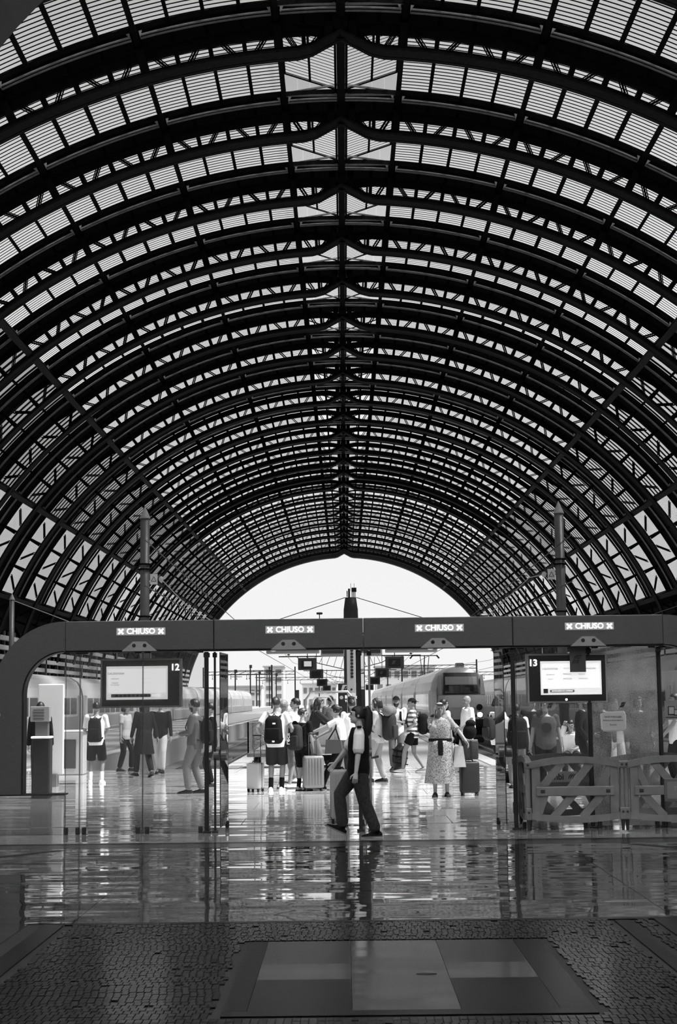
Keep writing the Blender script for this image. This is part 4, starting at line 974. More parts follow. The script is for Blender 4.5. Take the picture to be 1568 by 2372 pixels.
def train(lab, x, yf, cars, w=2.9, zt=3.55, nose=True, cat='train'):
    t = thing('passenger_train', lab, cat, (x, yf, 0), 0, 'passenger trains')
    y = 5.2 if nose else 0.3
    if nose:
        L = 5.2; base = section(w, ZR + 0.35, zt)
        rings = []
        for f, sc, dz, lowz in ((0.0, 0.80, 0.62, 0.12), (0.03, 0.88, 0.66, 0.05), (0.12, 0.96, 0.72, 0), (0.30, 0.99, 0.80, 0), (0.55, 1.0, 0.93, 0), (0.8, 1.0, 0.985, 0), (1.0, 1.0, 1.0, 0)):
            pass
        # cab: lower face nearly upright, windscreen raked back
        def cab_ring(f):
            out = []
            for x_, z_ in base:
                u = (z_ - (ZR + 0.35)) / (zt - ZR - 0.35)
                # setback of the face at this height
                set_ = 0.05 + 0.35 * max(0, 0.18 - u) * 4 + (1.5 * max(0, u - 0.42) ** 1.25 * 1.6)
                set_ += 0.55 * (abs(x_) / (w / 2)) ** 3
                y_ = set_ + (L - set_) * f
                k = 1 - 0.10 * (1 - f) ** 2
                out.append((x_ * k, y_, z_ * (1 - 0.03 * (1 - f) ** 2) if z_ > 2.5 else z_))
            return out
        bm = B(); loft(bm, [cab_ring(f) for f in (0, 0.06, 0.15, 0.3, 0.5, 0.75, 1.0)]); bmesh.ops.subdivide_edges(bm, edges=[e for e in bm.edges if len(e.link_faces) and any(len(f.verts) > 6 for f in e.link_faces)], cuts=0)
        cab = part('cab_nose', bm, TG, t, True)
        # bulged nose plate following the face
        def face_y(x_, z_):
            u = (z_ - (ZR + 0.35)) / (zt - ZR - 0.35)
            return 0.05 + 0.35 * max(0, 0.18 - u) * 4 + (1.5 * max(0, u - 0.42) ** 1.25 * 1.6) + 0.55 * (abs(x_) / (w / 2)) ** 3
        def plate(name, xs, zs, off, m, par, th=0.04):
            bm = B(); g = [[bm.verts.new((x_, face_y(x_, z_) - off, z_)) for x_ in xs(z_)] for z_ in zs]
            for A, C in zip(g, g[1:]):
                for i in range(len(A) - 1): bm.faces.new((A[i], A[i + 1], C[i + 1], C[i]))
            r = bmesh.ops.extrude_face_region(bm, geom=bm.faces[:]); bmesh.ops.translate(bm, verts=[v for v in r['geom'] if isinstance(v, bmesh.types.BMVert)], vec=(0, th, 0))
            return part(name, bm, m, par)
        lin = lambda a, b, n: [a + (b - a) * i / n for i in range(n + 1)]
        hw = lambda z_: 1.36 if z_ < 1.5 else 1.30 - 0.09 * (z_ - 1.5)
        plate('nose_plate', lambda z_: lin(-hw(z_), hw(z_), 14), lin(0.6, 1.92, 10), 0.05, mat('nose_silver', 0.5, 0.3, 0.3, 0.1, 1.0), cab)
        ws = plate('windscreen_frame', lambda z_: lin(-1.02 + 0.06 * (z_ - 1.7), 1.02 - 0.06 * (z_ - 1.7), 10), lin(1.95, 3.14, 8), 0.06, BLACK, cab)
        plate('windscreen_blind', lambda z_: lin(-0.86, 0.86, 8), lin(2.48, 2.92, 4), 0.08, mat('blind_grey', 0.18, 0.4), ws, 0.02)
        plate('windscreen', lambda z_: lin(-0.9, 0.9, 8), lin(2.02, 2.44, 4), 0.08, TGL, ws, 0.02)
        for q in (-1, 1):
            plate('side_pillar', lambda z_: lin(q * 1.06, q * (1.32 - 0.07 * (z_ - 1.6)), 3) if q > 0 else lin(-(1.32 - 0.07 * (z_ - 1.6)), -1.06, 3), lin(1.95, 3.0, 6), 0.05, TG, cab)
            for xx, zz, r, m_ in ((0.92, 1.26, 0.17, BLACK), (0.95, 0.86, 0.13, mat('headlamp', 0.8, 0.3, emit=6.0)), (0.68, 0.80, 0.08, BLACK)):
                bm = B(); cyl(bm, (q * xx, face_y(q * xx, zz) - 0.09, zz), r, 0.08, 22, 'y'); hl = part('head_lamp' if r == 0.13 else 'lamp_recess', bm, m_, cab)
                if r == 0.13:
                    bm = B(); cyl(bm, (q * xx, face_y(q * xx, zz) - 0.06, zz), r + 0.07, 0.06, 22, 'y'); part('lamp_ring', bm, CHROME, hl)
        plate('coupler_hatch', lambda z_: lin(-1.15, 1.15, 10), lin(-0.2, 0.62, 4), 0.1, BLACK, cab); 
        bm = B(); rbox(bm, (0, 0.7, ZR + 0.32), (2.3, 1.2, 0.4), 0.1, seg=2); part('snow_plough', bm, BLACK, cab)
        bm = B(); rbox(bm, (0, 1.75, zt + 0.0), (0.5, 0.5, 0.26), 0.08, seg=2); part('roof_lamp', bm, CHROME, cab)
    for i in range(cars):
        L = 20.0 if i == 0 and nose else 25.6
        coach(t, y, y + L, w, zt)
        bm = B(); box(bm, (0, y + L + 0.3, 1.35), (w - 0.7, 0.64, 3.2)); part('gangway', bm, BLACK, t)
        y += L + 0.6
    return t
xT = at_y(1070, 1640, 87).x
TR1 = train('silver train with lit headlamps waiting right of the central platform', xT, 86.6, 8)
bm = B()                                        # pantograph
yp = 40.0
bar(bm, (-0.5, yp, 3.5), (0.5, yp, 3.5), 0.08); bar(bm, (0, yp, 3.5), (0, yp + 0.9, 4.3), 0.1); bar(bm, (0, yp + 0.9, 4.3), (0, yp, 5.1), 0.08)
for q in (-1, 1): bar(bm, (q * 0.2, yp, 3.6), (q * 0.35, yp, 5.1), 0.05)
bar(bm, (-0.95, yp, 5.12), (0.95, yp, 5.12), 0.07); bar(bm, (-0.95, yp + 0.3, 5.12), (0.95, yp + 0.3, 5.12), 0.05)
for q in (-1, 1): bar(bm, (q * 0.95, yp, 5.14), (q * 1.15, yp, 4.9), 0.12)
part('pantograph', bm, BLACK, TR1)
TR2 = train('white rounded train seen through the glass on the right', 15.7, 64.5, 7, 3.0, 3.7)
TR3 = train('pale coaches standing at the far left platform', -17.8, 74, 8, 2.9, 3.4, False)

# ------------------------------------------------------------------ far buildings and canopies
def building(lab, px0, px1, pyt, Y, mname, v, floors, bays, depth=18, emit=0):
    a, b = at_y(px0, pyt, Y), at_y(px1, pyt, Y); w = b.x - a.x; h = a.z + 1.2
    o = thing('far_building', lab, 'building', ((a.x + b.x) / 2, Y, -1.1), 0, 'pale buildings beyond the tracks')
    bm = B(); box(bm, (0, depth / 2, h / 2), (w, depth, h)); part('building_wall', bm, mat(mname, v, 0.8), o)
    bm = B(); box(bm, (0, depth / 2, h + 0.25), (w + 1.2, depth + 1.2, 0.5)); part('roof', bm, mat('roof_edge', 0.5, 0.8), o)
    for i in range(floors):
        for j in range(bays):
            bm = B(); box(bm, (-w / 2 + (j + 0.5) * w / bays, -0.03, h - (i + 0.55) * h / floors), (w / bays * 0.6, 0.08, h / floors * 0.5)); f = part('window', bm, mat('far_window', 0.25, 0.2), o)
    return o
building('long pale building with window rows above the coaches', 870, 1008, 1546, 600, 'far_wall', 0.85, 3, 7)
building('bright slender tower building left of the central signs', 612, 656, 1546, 620, 'far_wall', 0.85, 5, 2)
building('pale low block just left of the column', 700, 780, 1586, 640, 'far_wall', 0.85, 2, 6); building('pale low block behind the left canopy', 520, 606, 1592, 650, 'far_wall', 0.85, 2, 6)
building('pale block right of the silver train', 1120, 1230, 1585, 640, 'far_wall', 0.85, 3, 8)
def canopy(lab, x, y0, y1, w=7.0, z=4.6):
    o = thing('platform_canopy', lab, 'canopy', (x, y0, 0), 0, 'platform canopies outside the shed', None); L = y1 - y0
    bm = B(); box(bm, (0, L / 2, z), (w, L, 0.22)); part('canopy_roof', bm, mat('canopy_dark', 0.05, 0.7), o)
    for s in (-1, 1):
        bm = B(); box(bm, (s * w / 2, L / 2, z - 0.2), (0.15, L, 0.5)); part('canopy_fascia', bm, mat('canopy_grey', 0.18, 0.7), o)
    for i in range(9):
        bm = B(); box(bm, (0, L * (i + 0.5) / 9, z / 2), (0.35, 0.35, z)); part('canopy_post', bm, STEEL_M, o)
canopy('long dark platform canopy running outside on the left', -31.5, 345, 520)
canopy('long dark platform canopy running outside on the right', 23.5, 345, 520)

# ------------------------------------------------------------------ people: builder
def remesh(bm, name, vox, m, smooth_it=2, extra=None):
    me = bpy.data.meshes.new('tmp'); bmesh.ops.recalc_face_normals(bm, faces=bm.faces); bm.to_mesh(me); bm.free()
    o = bpy.data.objects.new('tmp', me); TMPC.objects.link(o)
    r = o.modifiers.new('r', 'REMESH'); r.mode = 'VOXEL'; r.voxel_size = vox
    s = o.modifiers.new('s', 'SMOOTH'); s.iterations = smooth_it; s.factor = 0.5
    TMPV.update(); dg = TMPV.depsgraph
    out = bpy.data.meshes.new_from_object(o.evaluated_get(dg)); bpy.data.objects.remove(o); bpy.data.meshes.remove(me)
    if extra is not None:
        b2 = bmesh.new(); b2.from_mesh(out); add_bm(b2, extra); b2.to_mesh(out); b2.free()
    out.name = name; out.materials.clear()
    for x in (m if isinstance(m, (list, tuple)) else [m]): out.materials.append(x)
    out.polygons.foreach_set('use_smooth', [True] * len(out.polygons)); return out
TMPS = bpy.data.scenes.new('scratch'); TMPC = TMPS.collection; TMPV = TMPS.view_layers[0]

SKIN = mat('skin', 0.23, 0.5, 0, 0.05, 6.0); SKIN_D = mat('skin_dark', 0.13, 0.5); SKIN_L = mat('skin_light', 0.32, 0.5)
HAIR_K = mat('hair_black', 0.004, 0.5, 0, 0.3, 40.0, 0.3, stretch=(1, 1, 0.1)); HAIR_B = mat('hair_brown', 0.016, 0.5, 0, 0.4, 40.0, 0.3, stretch=(1, 1, 0.1)); HAIR_G = mat('hair_grey', 0.16, 0.55, 0, 0.4, 40.0, 0.3, stretch=(1, 1, 0.1))
def cloth(name, v, var=0.12): return mat('cloth_' + name, v, 0.85, 0, var, 5.0, 0.25, spec=0.2)
C_WHITE, C_PALE, C_GREY, C_DARK, C_BLACK = cloth('white', 0.8), cloth('pale', 0.42), cloth('grey', 0.13), cloth('dark', 0.022), cloth('black', 0.004)
C_MID = cloth('mid', 0.07)
EYE_M = mat('eye', 0.02, 0.2); LIP = mat('lip', 0.15, 0.4)
def stripes():
    m = mat('cloth_stripes', 0.5, 0.85); t = m.node_tree; b = t.nodes['Principled BSDF']
    co = t.nodes.new('ShaderNodeTexCoord'); w = t.nodes.new('ShaderNodeTexWave'); w.bands_direction = 'Z'; w.inputs['Scale'].default_value = 2.9
    w.inputs['Distortion'].default_value = 0.3
    r = t.nodes.new('ShaderNodeValToRGB'); r.color_ramp.interpolation = 'CONSTANT'; r.color_ramp.elements[0].color = (0.09, 0.09, 0.09, 1); r.color_ramp.elements[1].color = (0.75, 0.75, 0.75, 1); r.color_ramp.elements[1].position = 0.5
    t.links.new(co.outputs['Object'], w.inputs['Vector']); t.links.new(w.outputs['Fac'], r.inputs[0]); t.links.new(r.outputs[0], b.inputs['Base Color']); return m
def floral(name, lo, hi, sc):
    m = mat(name, 0.5, 0.85); t = m.node_tree; b = t.nodes['Principled BSDF']
    co = t.nodes.new('ShaderNodeTexCoord'); w = t.nodes.new('ShaderNodeTexVoronoi'); w.inputs['Scale'].default_value = sc
    r = t.nodes.new('ShaderNodeValToRGB'); r.color_ramp.elements[0].color = (lo, lo, lo, 1); r.color_ramp.elements[1].color = (hi, hi, hi, 1); r.color_ramp.elements[0].position = 0.2; r.color_ramp.elements[1].position = 0.6
    t.links.new(co.outputs['Object'], w.inputs['Vector']); t.links.new(w.outputs['Color'], r.inputs[0]); t.links.new(r.outputs[0], b.inputs['Base Color']); return m
STRIPE = stripes(); FLORAL = floral('cloth_floral', 0.03, 0.36, 110.0); CAMO = floral('cloth_mottled', 0.01, 0.03, 60.0)

def ik(a, c, l1, l2, pole):
    """joint between a and c"""
    a, c = Vector(a), Vector(c); d = c - a; L = min(d.length, (l1 + l2) * 0.999); u = d.normalized()
    x = (l1 * l1 - l2 * l2 + L * L) / (2 * L); h = sqrt(max(0.0, l1 * l1 - x * x))
    p = Vector(pole); p = p - u * p.dot(u); p = p.normalized() if p.length > 1e-5 else Vector((0, 1, 0))
    return a + u * x + p * h, a + u * L

def person(lab, px, py, Hm, face, pose=None, wear=None, vox=0.012, Y=None, group='people beyond the gates'):
    """face: heading in degrees, 0 looks away from the camera down the hall, 90 to the left, -90 to the right, 180 to the camera"""
    P = dict(lean=0, feet=((-0.10, 0.0, 0, 0), (0.10, 0.0, 0, 0)), hands=(None, None), head=(0, 0), pelvis=(0, 0, 0), turn=0, curl=0.5, sit=None, poles=(None, None))
    P.update(pose or {}); w = dict(top='tee', topm=C_WHITE, bottom='trousers', botm=C_DARK, shoe=C_DARK, skin=SKIN, hair='short', hairm=HAIR_K, fem=False, girth=1.0, sock=None, beard=None, belt=None)
    w.update(wear or {})
    g = ground(px, py) if Y is None else Vector((at_y(px, py, Y).x, Y, 0))
    s = Hm / 1.70; fem = w['fem']; gi = w['girth']
    root = thing('person', lab, 'person', (g.x, g.y, 0), rad(face), group)
    # --- skeleton (right side is +x when looking along +y)
    hipz = 0.90 * s
    pel = Vector(P['pelvis']) * s + Vector((0, 0, hipz))
    # drop the pelvis until both feet can be reached
    legs = []
    l1, l2 = 0.43 * s, 0.41 * s
    ank = [Vector((f[0] * s, f[1] * s, f[2] * s + 0.085 * s)) for f in P['feet']]
    for _ in range(40):
        if all((pel + Vector((sx * 0.09 * s, 0, 0)) - a).length <= (l1 + l2) * 0.998 for sx, a in zip((-1, 1), ank)): break
        pel.z -= 0.01 * s
    kn = []
    for sx, a in zip((-1, 1), ank):
        h = pel + Vector((sx * 0.09 * s, 0, 0)); k, a2 = ik(h, a, l1, l2, (sx * 0.12, 1, 0.1)); legs.append((h, k, a2))
    ln = rad(P['lean']); up = Vector((0, sin(ln), cos(ln))); fw = Vector((0, cos(ln), -sin(ln))); rt = Vector((1, 0, 0))
    tn = rad(P['turn']); rt2 = Vector((cos(tn), sin(tn), 0)); fw2 = (fw + Vector((-sin(tn), 0, 0))).normalized()
    def T(x, y, z): return pel + (rt * (1 - z / 0.5) + rt2 * (z / 0.5) if z > 0 else rt) * (x * s) + fw * (y * s) + up * (z * s)
    shw = 0.165 if fem else 0.185
    sh = [T(-shw, -0.005, 0.485), T(shw, -0.005, 0.485)]
    u1, u2 = 0.285 * s, 0.255 * s
    arms = []
    for i, sx in enumerate((-1, 1)):
        t = P['hands'][i]
        if t is None: t = (sx * (0.27 if not fem else 0.24), 0.04, 0.80)
        wr = Vector((t[0] * s, t[1] * s, t[2] * s)); e, wr2 = ik(sh[i], wr, u1, u2, P['poles'][i] or (sx * 0.7, -1.0, -0.5)); arms.append((sh[i], e, wr2))
    neck = T(0, -0.01, 0.51); hy, hp = P['head']
    HR = Euler((rad(hp) - ln * 0.6, 0, rad(hy))).to_matrix().to_4x4()
    hc = T(0, 0.02, 0.695); HM = Matrix.Translation(hc) @ HR @ Matrix.Scale(s, 4)
    # --- body
    tors = [(0.145 if fem else 0.135, 0.10, -0.10), (0.165 if fem else 0.155, 0.112, 0.0), (0.135 if fem else 0.145, 0.098, 0.14), (0.14 if fem else 0.158, 0.105, 0.28), (0.15 if fem else 0.172, 0.10, 0.38), (0.125 if fem else 0.145, 0.08, 0.475), (0.098, 0.072, 0.508), (0.062, 0.058, 0.535)]
    def torso(bm, inf=0.0, z0=-0.2, z1=0.6, mul=1.0, belly=0.0):
        R = [(T(0, 0, z), (a * gi * mul + inf), (b * gi * mul + inf + belly * max(0, 1 - abs(z - 0.1) / 0.25))) for a, b, z in tors if z0 - 1e-6 <= z <= z1 + 1e-6]
        n = 16; V = []
        for (c, a, b), zz in zip(R, [t[2] for t in tors if z0 - 1e-6 <= t[2] <= z1 + 1e-6]):
            k = max(0, zz) / 0.5; ax = (rt * (1 - k) + rt2 * k).normalized(); ay = up.cross(ax).normalized()
            ring = []
            for j in range(n):
                q = 2 * pi * j / n; cx_, sy_ = cos(q), sin(q)
                ring.append(bm.verts.new(c + ax * (math.copysign(abs(cx_) ** 0.85, cx_) * a * s) + ay * (math.copysign(abs(sy_) ** 0.85, sy_) * b * s)))
            V.append(ring)
        for a, b in zip(V, V[1:]):
            for j in range(n): bm.faces.new((a[j], a[(j + 1) % n], b[(j + 1) % n], b[j]))
        bm.faces.new(V[0][::-1]); bm.faces.new(V[-1])
    def mid(a, b, f): return a + (b - a) * f
    def limb(bm, pts, r, inf=0.0): tube(bm, pts, [x * s + inf * s for x in r], 10)
    bm = B(); torso(bm)
    for i in (0, 1):
        h, k, a = legs[i]
        limb(bm, [mid(h, k, -0.05), mid(h, k, 0.35), k, mid(k, a, 0.3), mid(k, a, 0.85), a], [0.082 * gi, 0.072 * gi, 0.052, 0.054, 0.036, 0.036])
        S_, e, wr = arms[i]; limb(bm, [mid(S_, e, 0.0), mid(S_, e, 0.4), e, mid(e, wr, 0.25), wr], [0.052, 0.045, 0.038, 0.038, 0.026])
        f = P['feet'][i]; fd = Vector((0.12 * (-1 if i == 0 else 1), cos(rad(f[3])), sin(rad(f[3])))).normalized()
        tube(bm, [a - fd * 0.04 * s + Vector((0, 0, -0.03 * s)), a + fd * 0.08 * s + Vector((0, 0, -0.045 * s)), a + fd * 0.15 * s + Vector((0, 0, -0.058 * s))], [0.03 * s, 0.024 * s, 0.018 * s], 10)
    tube(bm, [T(0, -0.01, 0.46), neck, mid(neck, hc, 0.5)], [0.062 * s, 0.052 * s, 0.05 * s], 10)
    ball(bm, (0, -0.012, 0.02), (0.074, 0.094, 0.095), 16, 12, HM); ball(bm, (0, 0.022, -0.045), (0.058, 0.066, 0.072), 14, 10, HM)
    ball(bm, (0, 0.062, -0.088), (0.028, 0.026, 0.022), 10, 8, HM)           # chin
    tube(bm, [HM @ Vector((0, 0.082, 0.02)), HM @ Vector((0, 0.110, -0.022)), HM @ Vector((0, 0.092, -0.032))], [0.010 * s, 0.014 * s, 0.012 * s], 8)
    for sx in (-1, 1): ball(bm, (sx * 0.074, -0.014, -0.006), (0.011, 0.018, 0.027), 8, 8, HM)
    ball(bm, (0, 0.083, 0.036), (0.045, 0.014, 0.012), 10, 6, HM)            # brow
    # hands with five fingers each (fingers stay separate)
    fb = B()
    for i, sx in enumerate((-1, 1)):
        S_, e, wr = arms[i]; d = (wr - e).normalized(); inn = Vector((-sx, 0, 0)); inn = (inn - d * inn.dot(d))
        inn = inn.normalized() if inn.length > 0.05 else Vector((0, 0, -1)); side = d.cross(inn).normalized()
        if side.y < 0: side = -side                                   # towards the thumb
        pc = wr + d * 0.052 * s
        tube(bm, [wr - d * 0.01 * s, pc, wr + d * 0.085 * s], [(0.024 * s, 0.02 * s), (0.036 * s, 0.018 * s), (0.034 * s, 0.015 * s)], 10, True, side)
        c = P['curl']
        for q, L in ((1.0, 0.070), (0.33, 0.078), (-0.33, 0.073), (-1.0, 0.058)):
            p0 = wr + d * 0.078 * s + side * (q * 0.027 * s); a1 = c * 0.7; p1 = p0 + (d * cos(a1) + inn * sin(a1)) * L * 0.55 * s; a2 = c * 1.9
            p2 = p1 + (d * cos(a2) + inn * sin(a2)) * L * 0.5 * s
            tube(fb, [p0, p1, p2], [0.0095 * s, 0.0088 * s, 0.0072 * s], 6)
        p0 = wr + d * 0.03 * s + side * 0.026 * s; p1 = p0 + (d * 0.6 + side * 0.7 + inn * 0.2).normalized() * 0.042 * s; p2 = p1 + (d * 0.9 + side * 0.15 + inn * 0.3).normalized() * 0.036 * s
        tube(fb, [p0, p1, p2], [0.013 * s, 0.0105 * s, 0.008 * s], 6)
    link('body', remesh(bm, 'body', vox, w['skin'], 2, fb), root)
    # --- face details
    for sx in (-1, 1):
        bm = B(); ball(bm, (sx * 0.031, 0.083, 0.014), (0.012, 0.008, 0.007), 8, 6, HM); part('eye', bm, EYE_M, root, True)
        bm = B(); tube(bm, [HM @ Vector((sx * 0.014, 0.094, 0.034)), HM @ Vector((sx * 0.032, 0.093, 0.039)), HM @ Vector((sx * 0.05, 0.08, 0.033))], [0.0035 * s, 0.0045 * s, 0.003 * s], 5); part('eyebrow', bm, w['hairm'], root)
    bm = B(); tube(bm, [HM @ Vector((-0.022, 0.08, -0.060)), HM @ Vector((0, 0.089, -0.060)), HM @ Vector((0.022, 0.08, -0.060))], [0.004 * s, 0.0055 * s, 0.004 * s], 6); part('mouth', bm, LIP, root)
    # --- hair, hats, beard
    hs = w['hair']; jr = random.Random(int(px * 7 + py))
    if hs not in ('bald',):
        bm = B(); t = bmesh.new(); bmesh.ops.create_uvsphere(t, u_segments=20, v_segments=14, radius=1.0)
        low = {'short': -0.25, 'cap': -0.15, 'capback': -0.15}.get(hs, -0.45)
        for v in t.verts:
            x, y, z = v.co; face_ = (y > 0.35 and z < 0.42) or z < low - (0.25 if y < 0 else 0)
            k = 0.86 if face_ else 1.10 + (jr.uniform(-0.035, 0.055) if hs not in ('cap', 'capback', 'pony') else 0)
            v.co = Vector((x * 0.076 * k, -0.012 + y * 0.096 * k, 0.02 + z * 0.097 * k))
        add_bm(bm, t, HM)
        if hs == 'long':
            tube(bm, [HM @ Vector((0, -0.06, 0.06)), HM @ Vector((0, -0.09, -0.03)), HM @ Vector((0, -0.085, -0.13)), HM @ Vector((0, -0.075, -0.24))], [(0.06 * s, 0.05 * s), (0.085 * s, 0.045 * s), (0.085 * s, 0.04 * s), (0.05 * s, 0.025 * s)], 12, True, rt)
            for sx in (-1, 1): tube(bm, [HM @ Vector((sx * 0.05, 0.03, 0.075)), HM @ Vector((sx * 0.078, 0.01, 0.0)), HM @ Vector((sx * 0.078, 0.0, -0.1)), HM @ Vector((sx * 0.07, 0.0, -0.19))], [0.02 * s, 0.024 * s, 0.026 * s, 0.016 * s], 8)
        if hs == 'bob':
            for sx in (-1, 1): tube(bm, [HM @ Vector((sx * 0.055, 0.03, 0.07)), HM @ Vector((sx * 0.082, 0.0, 0.0)), HM @ Vector((sx * 0.078, 0.0, -0.08))], [0.026 * s, 0.036 * s, 0.03 * s], 8)
            tube(bm, [HM @ Vector((0, -0.07, 0.05)), HM @ Vector((0, -0.09, -0.06))], [0.06 * s, 0.06 * s], 10)
        if hs == 'pony':
            tube(bm, [HM @ Vector((0, -0.075, 0.075)), HM @ Vector((0, -0.125, 0.10)), HM @ Vector((0, -0.155, 0.03)), HM @ Vector((0, -0.15, -0.10)), HM @ Vector((0, -0.135, -0.22)), HM @ Vector((0, -0.11, -0.32))], [0.03 * s, 0.036 * s, 0.05 * s, 0.062 * s, 0.058 * s, 0.02 * s], 12)
        if hs == 'bun': ball(bm, (0, -0.11, 0.03), (0.05, 0.045, 0.05), 10, 8, HM)
        link('hair', remesh(bm, 'hair', max(0.006, vox * 0.7), w['hairm'], 1), root)
    elif True:
        pass
    if hs in ('cap', 'capback'):
        bm = B(); t = bmesh.new(); bmesh.ops.create_uvsphere(t, u_segments=18, v_segments=12, radius=1.0)
        for v in t.verts:
            x, y, z = v.co; z = max(z, 0.28); v.co = Vector((x * 0.09, -0.012 + y * 0.112, 0.02 + z * 0.112))
        add_bm(bm, t, HM); yb = -1 if hs == 'capback' else 1
        tube(bm, [HM @ Vector((0, yb * 0.09, 0.052)), HM @ Vector((0, yb * 0.165, 0.038))], [(0.065 * s, 0.008 * s), (0.05 * s, 0.006 * s)], 10, True, (1, 0, 0)); part('cap', bm, w.get('capm', C_BLACK), root, True)
    if w['beard']:
        bm = B(); t = bmesh.new(); bmesh.ops.create_uvsphere(t, u_segments=18, v_segments=14, radius=1.0)
        for v in t.verts:
            x, y, z = v.co; inside = z > 0.1 or y < -0.2 or (y > 0.8 and z > -0.1); k = 0.8 if inside else 1.09
            v.co = Vector((x * 0.062 * k, 0.02 + y * 0.07 * k, -0.045 + z * 0.078 * k))
        add_bm(bm, t, HM); part('beard', bm, w['beard'], root, True)
    if w.get('mous'):
        bm = B(); tube(bm, [HM @ Vector((-0.03, 0.08, -0.052)), HM @ Vector((0, 0.095, -0.045)), HM @ Vector((0.03, 0.08, -0.052))], [0.006 * s, 0.011 * s, 0.006 * s], 6); part('moustache', bm, HAIR_K, root, True)
    if w.get('shades'):
        bm = B(); tube(bm, [HM @ Vector((-0.075, 0.05, 0.09)), HM @ Vector((-0.04, 0.085, 0.085)), HM @ Vector((0.04, 0.085, 0.085)), HM @ Vector((0.075, 0.05, 0.09))], [0.008 * s, 0.018 * s, 0.018 * s, 0.008 * s], 8); part('sunglasses', bm, BLACK, root)
    # --- top
    tp = w['top']; cv = vox
    if tp:
        bm = B(); lng = tp in ('long', 'sweater'); torso(bm, 0.022, -0.105 if tp != 'crop' else 0.0, 0.56 if tp == 'vest' else 0.51, 1.03, w.get('belly', 0.0))
        f_end = {'tee': 0.62, 'polo': 0.62, 'crop': 0.5, 'vest': 0.0, 'puff': 0.75, 'loose': 0.8}.get(tp, 1.0)
        for i in (0, 1):
            S_, e, wr = arms[i]
            if tp == 'vest': continue
            r0 = {'puff': 0.075, 'loose': 0.072}.get(tp, 0.066)
            if lng or tp == 'loosel': tube(bm, [mid(S_, e, -0.02), mid(S_, e, 0.5), e, mid(e, wr, 0.5), mid(e, wr, 0.93)], [r0 * s, 0.06 * s, 0.053 * s, 0.047 * s, 0.04 * s], 10)
            else:
                ball(bm, S_, r0 * 1.0 * s, 12, 8); tube(bm, [mid(S_, e, -0.02), mid(S_, e, f_end * 0.5), mid(S_, e, f_end)], [r0 * s, 0.063 * s, (0.062 if tp != 'puff' else 0.07) * s], 10, cap=False)
        link({'vest': 'vest', 'long': 'shirt', 'sweater': 'sweater'}.get(tp, 'shirt'), remesh(bm, 'shirt', cv, w['topm'], 2), root)
    if w.get('under'):                              # pale short sleeves under a vest
        for i in (0, 1):
            bm = B(); S_, e, wr = arms[i]; tube(bm, [S_ + Vector((-0.02 * (-1 if i == 0 else 1) * s, 0, 0.005 * s)), mid(S_, e, 0.2), mid(S_, e, 0.5), mid(S_, e, 0.86)], [0.062 * s, 0.074 * s, 0.075 * s, 0.078 * s], 14)
            link('shirt_sleeve', remesh(bm, 'shirt_sleeve', cv * 0.8, w['under'], 2), root)
        for i, sx in enumerate((-1, 1)):
            bm = B(); S_ = sh[i]; tube(bm, [S_ + Vector((-sx * 0.05, 0, 0.066)) * s, S_ + Vector((sx * 0.055, 0, 0.052)) * s], [(0.034 * s, 0.007 * s)] * 2, 8, True, (0, 1, 0)); part('epaulette', bm, C_BLACK, root)
    # --- bottom
    bt = w['bottom']
    if bt in ('trousers', 'shorts', 'cargo', 'leggings', 'bermuda'):
        bm = B(); inf = {'cargo': 0.03, 'leggings': 0.006, 'trousers': 0.02}.get(bt, 0.024); torso(bm, 0.012, -0.105, 0.145, 1.03)
        for i in (0, 1):
            h, k, a = legs[i]
            if bt in ('shorts', 'bermuda'):
                fe = 0.62 if bt == 'shorts' else 0.98
                tube(bm, [mid(h, k, -0.05), mid(h, k, fe * 0.5), mid(h, k, fe)], [(0.086 * gi + inf * 0.6) * s, (0.08 * gi + inf) * s, (0.075 * gi + inf) * s], 12, cap=False)
            else:
                tube(bm, [mid(h, k, -0.05), mid(h, k, 0.35), k, mid(k, a, 0.35), mid(k, a, 0.9)], [(0.084 * gi + inf * 0.5) * s, (0.074 * gi + inf) * s, (0.055 + inf) * s, (0.054 + inf) * s, (0.042 + inf * 1.1) * s], 12)
                if bt == 'cargo': ball(bm, mid(k, a, 0.82), 0.078 * s, 10, 8); ball(bm, mid(h, k, 0.75) + Vector(((-1 if i == 0 else 1) * 0.06 * s, 0, 0)), (0.05 * s, 0.07 * s, 0.09 * s), 10, 8)
        link(bt if bt in ('trousers', 'shorts', 'leggings') else {'cargo': 'trousers', 'bermuda': 'shorts'}[bt], remesh(bm, 'trousers', cv, w['botm'], 2), root)
    if bt == 'dress' or w.get('skirt'):
        sk = w.get('skirt') or (0.60, 1.35, w['topm'])   # length, flare, material
        bm = B(); n = 28; R = []
        for j in range(8):
            f = j / 7; rr_ = (0.165 + 0.10 * f * sk[1]) * gi * s; z_ = pel.z + 0.12 * s - f * sk[0] * 1.25 * s
            R.append([Vector((cos(2 * pi * q / n) * rr_ * (1 + 0.05 * f * cos(7 * 2 * pi * q / n)), sin(2 * pi * q / n) * rr_ * 0.82 * (1 + 0.06 * f * cos(6 * 2 * pi * q / n + 1)) + pel.y, z_)) for q in range(n)])
        V = [[bm.verts.new(p) for p in r] for r in R]
        for a, b in zip(V, V[1:]):
            for q in range(n): bm.faces.new((a[q], b[q], b[(q + 1) % n], a[(q + 1) % n]))
        bm.faces.new(V[0]); part('skirt', bm, sk[2], root, True)
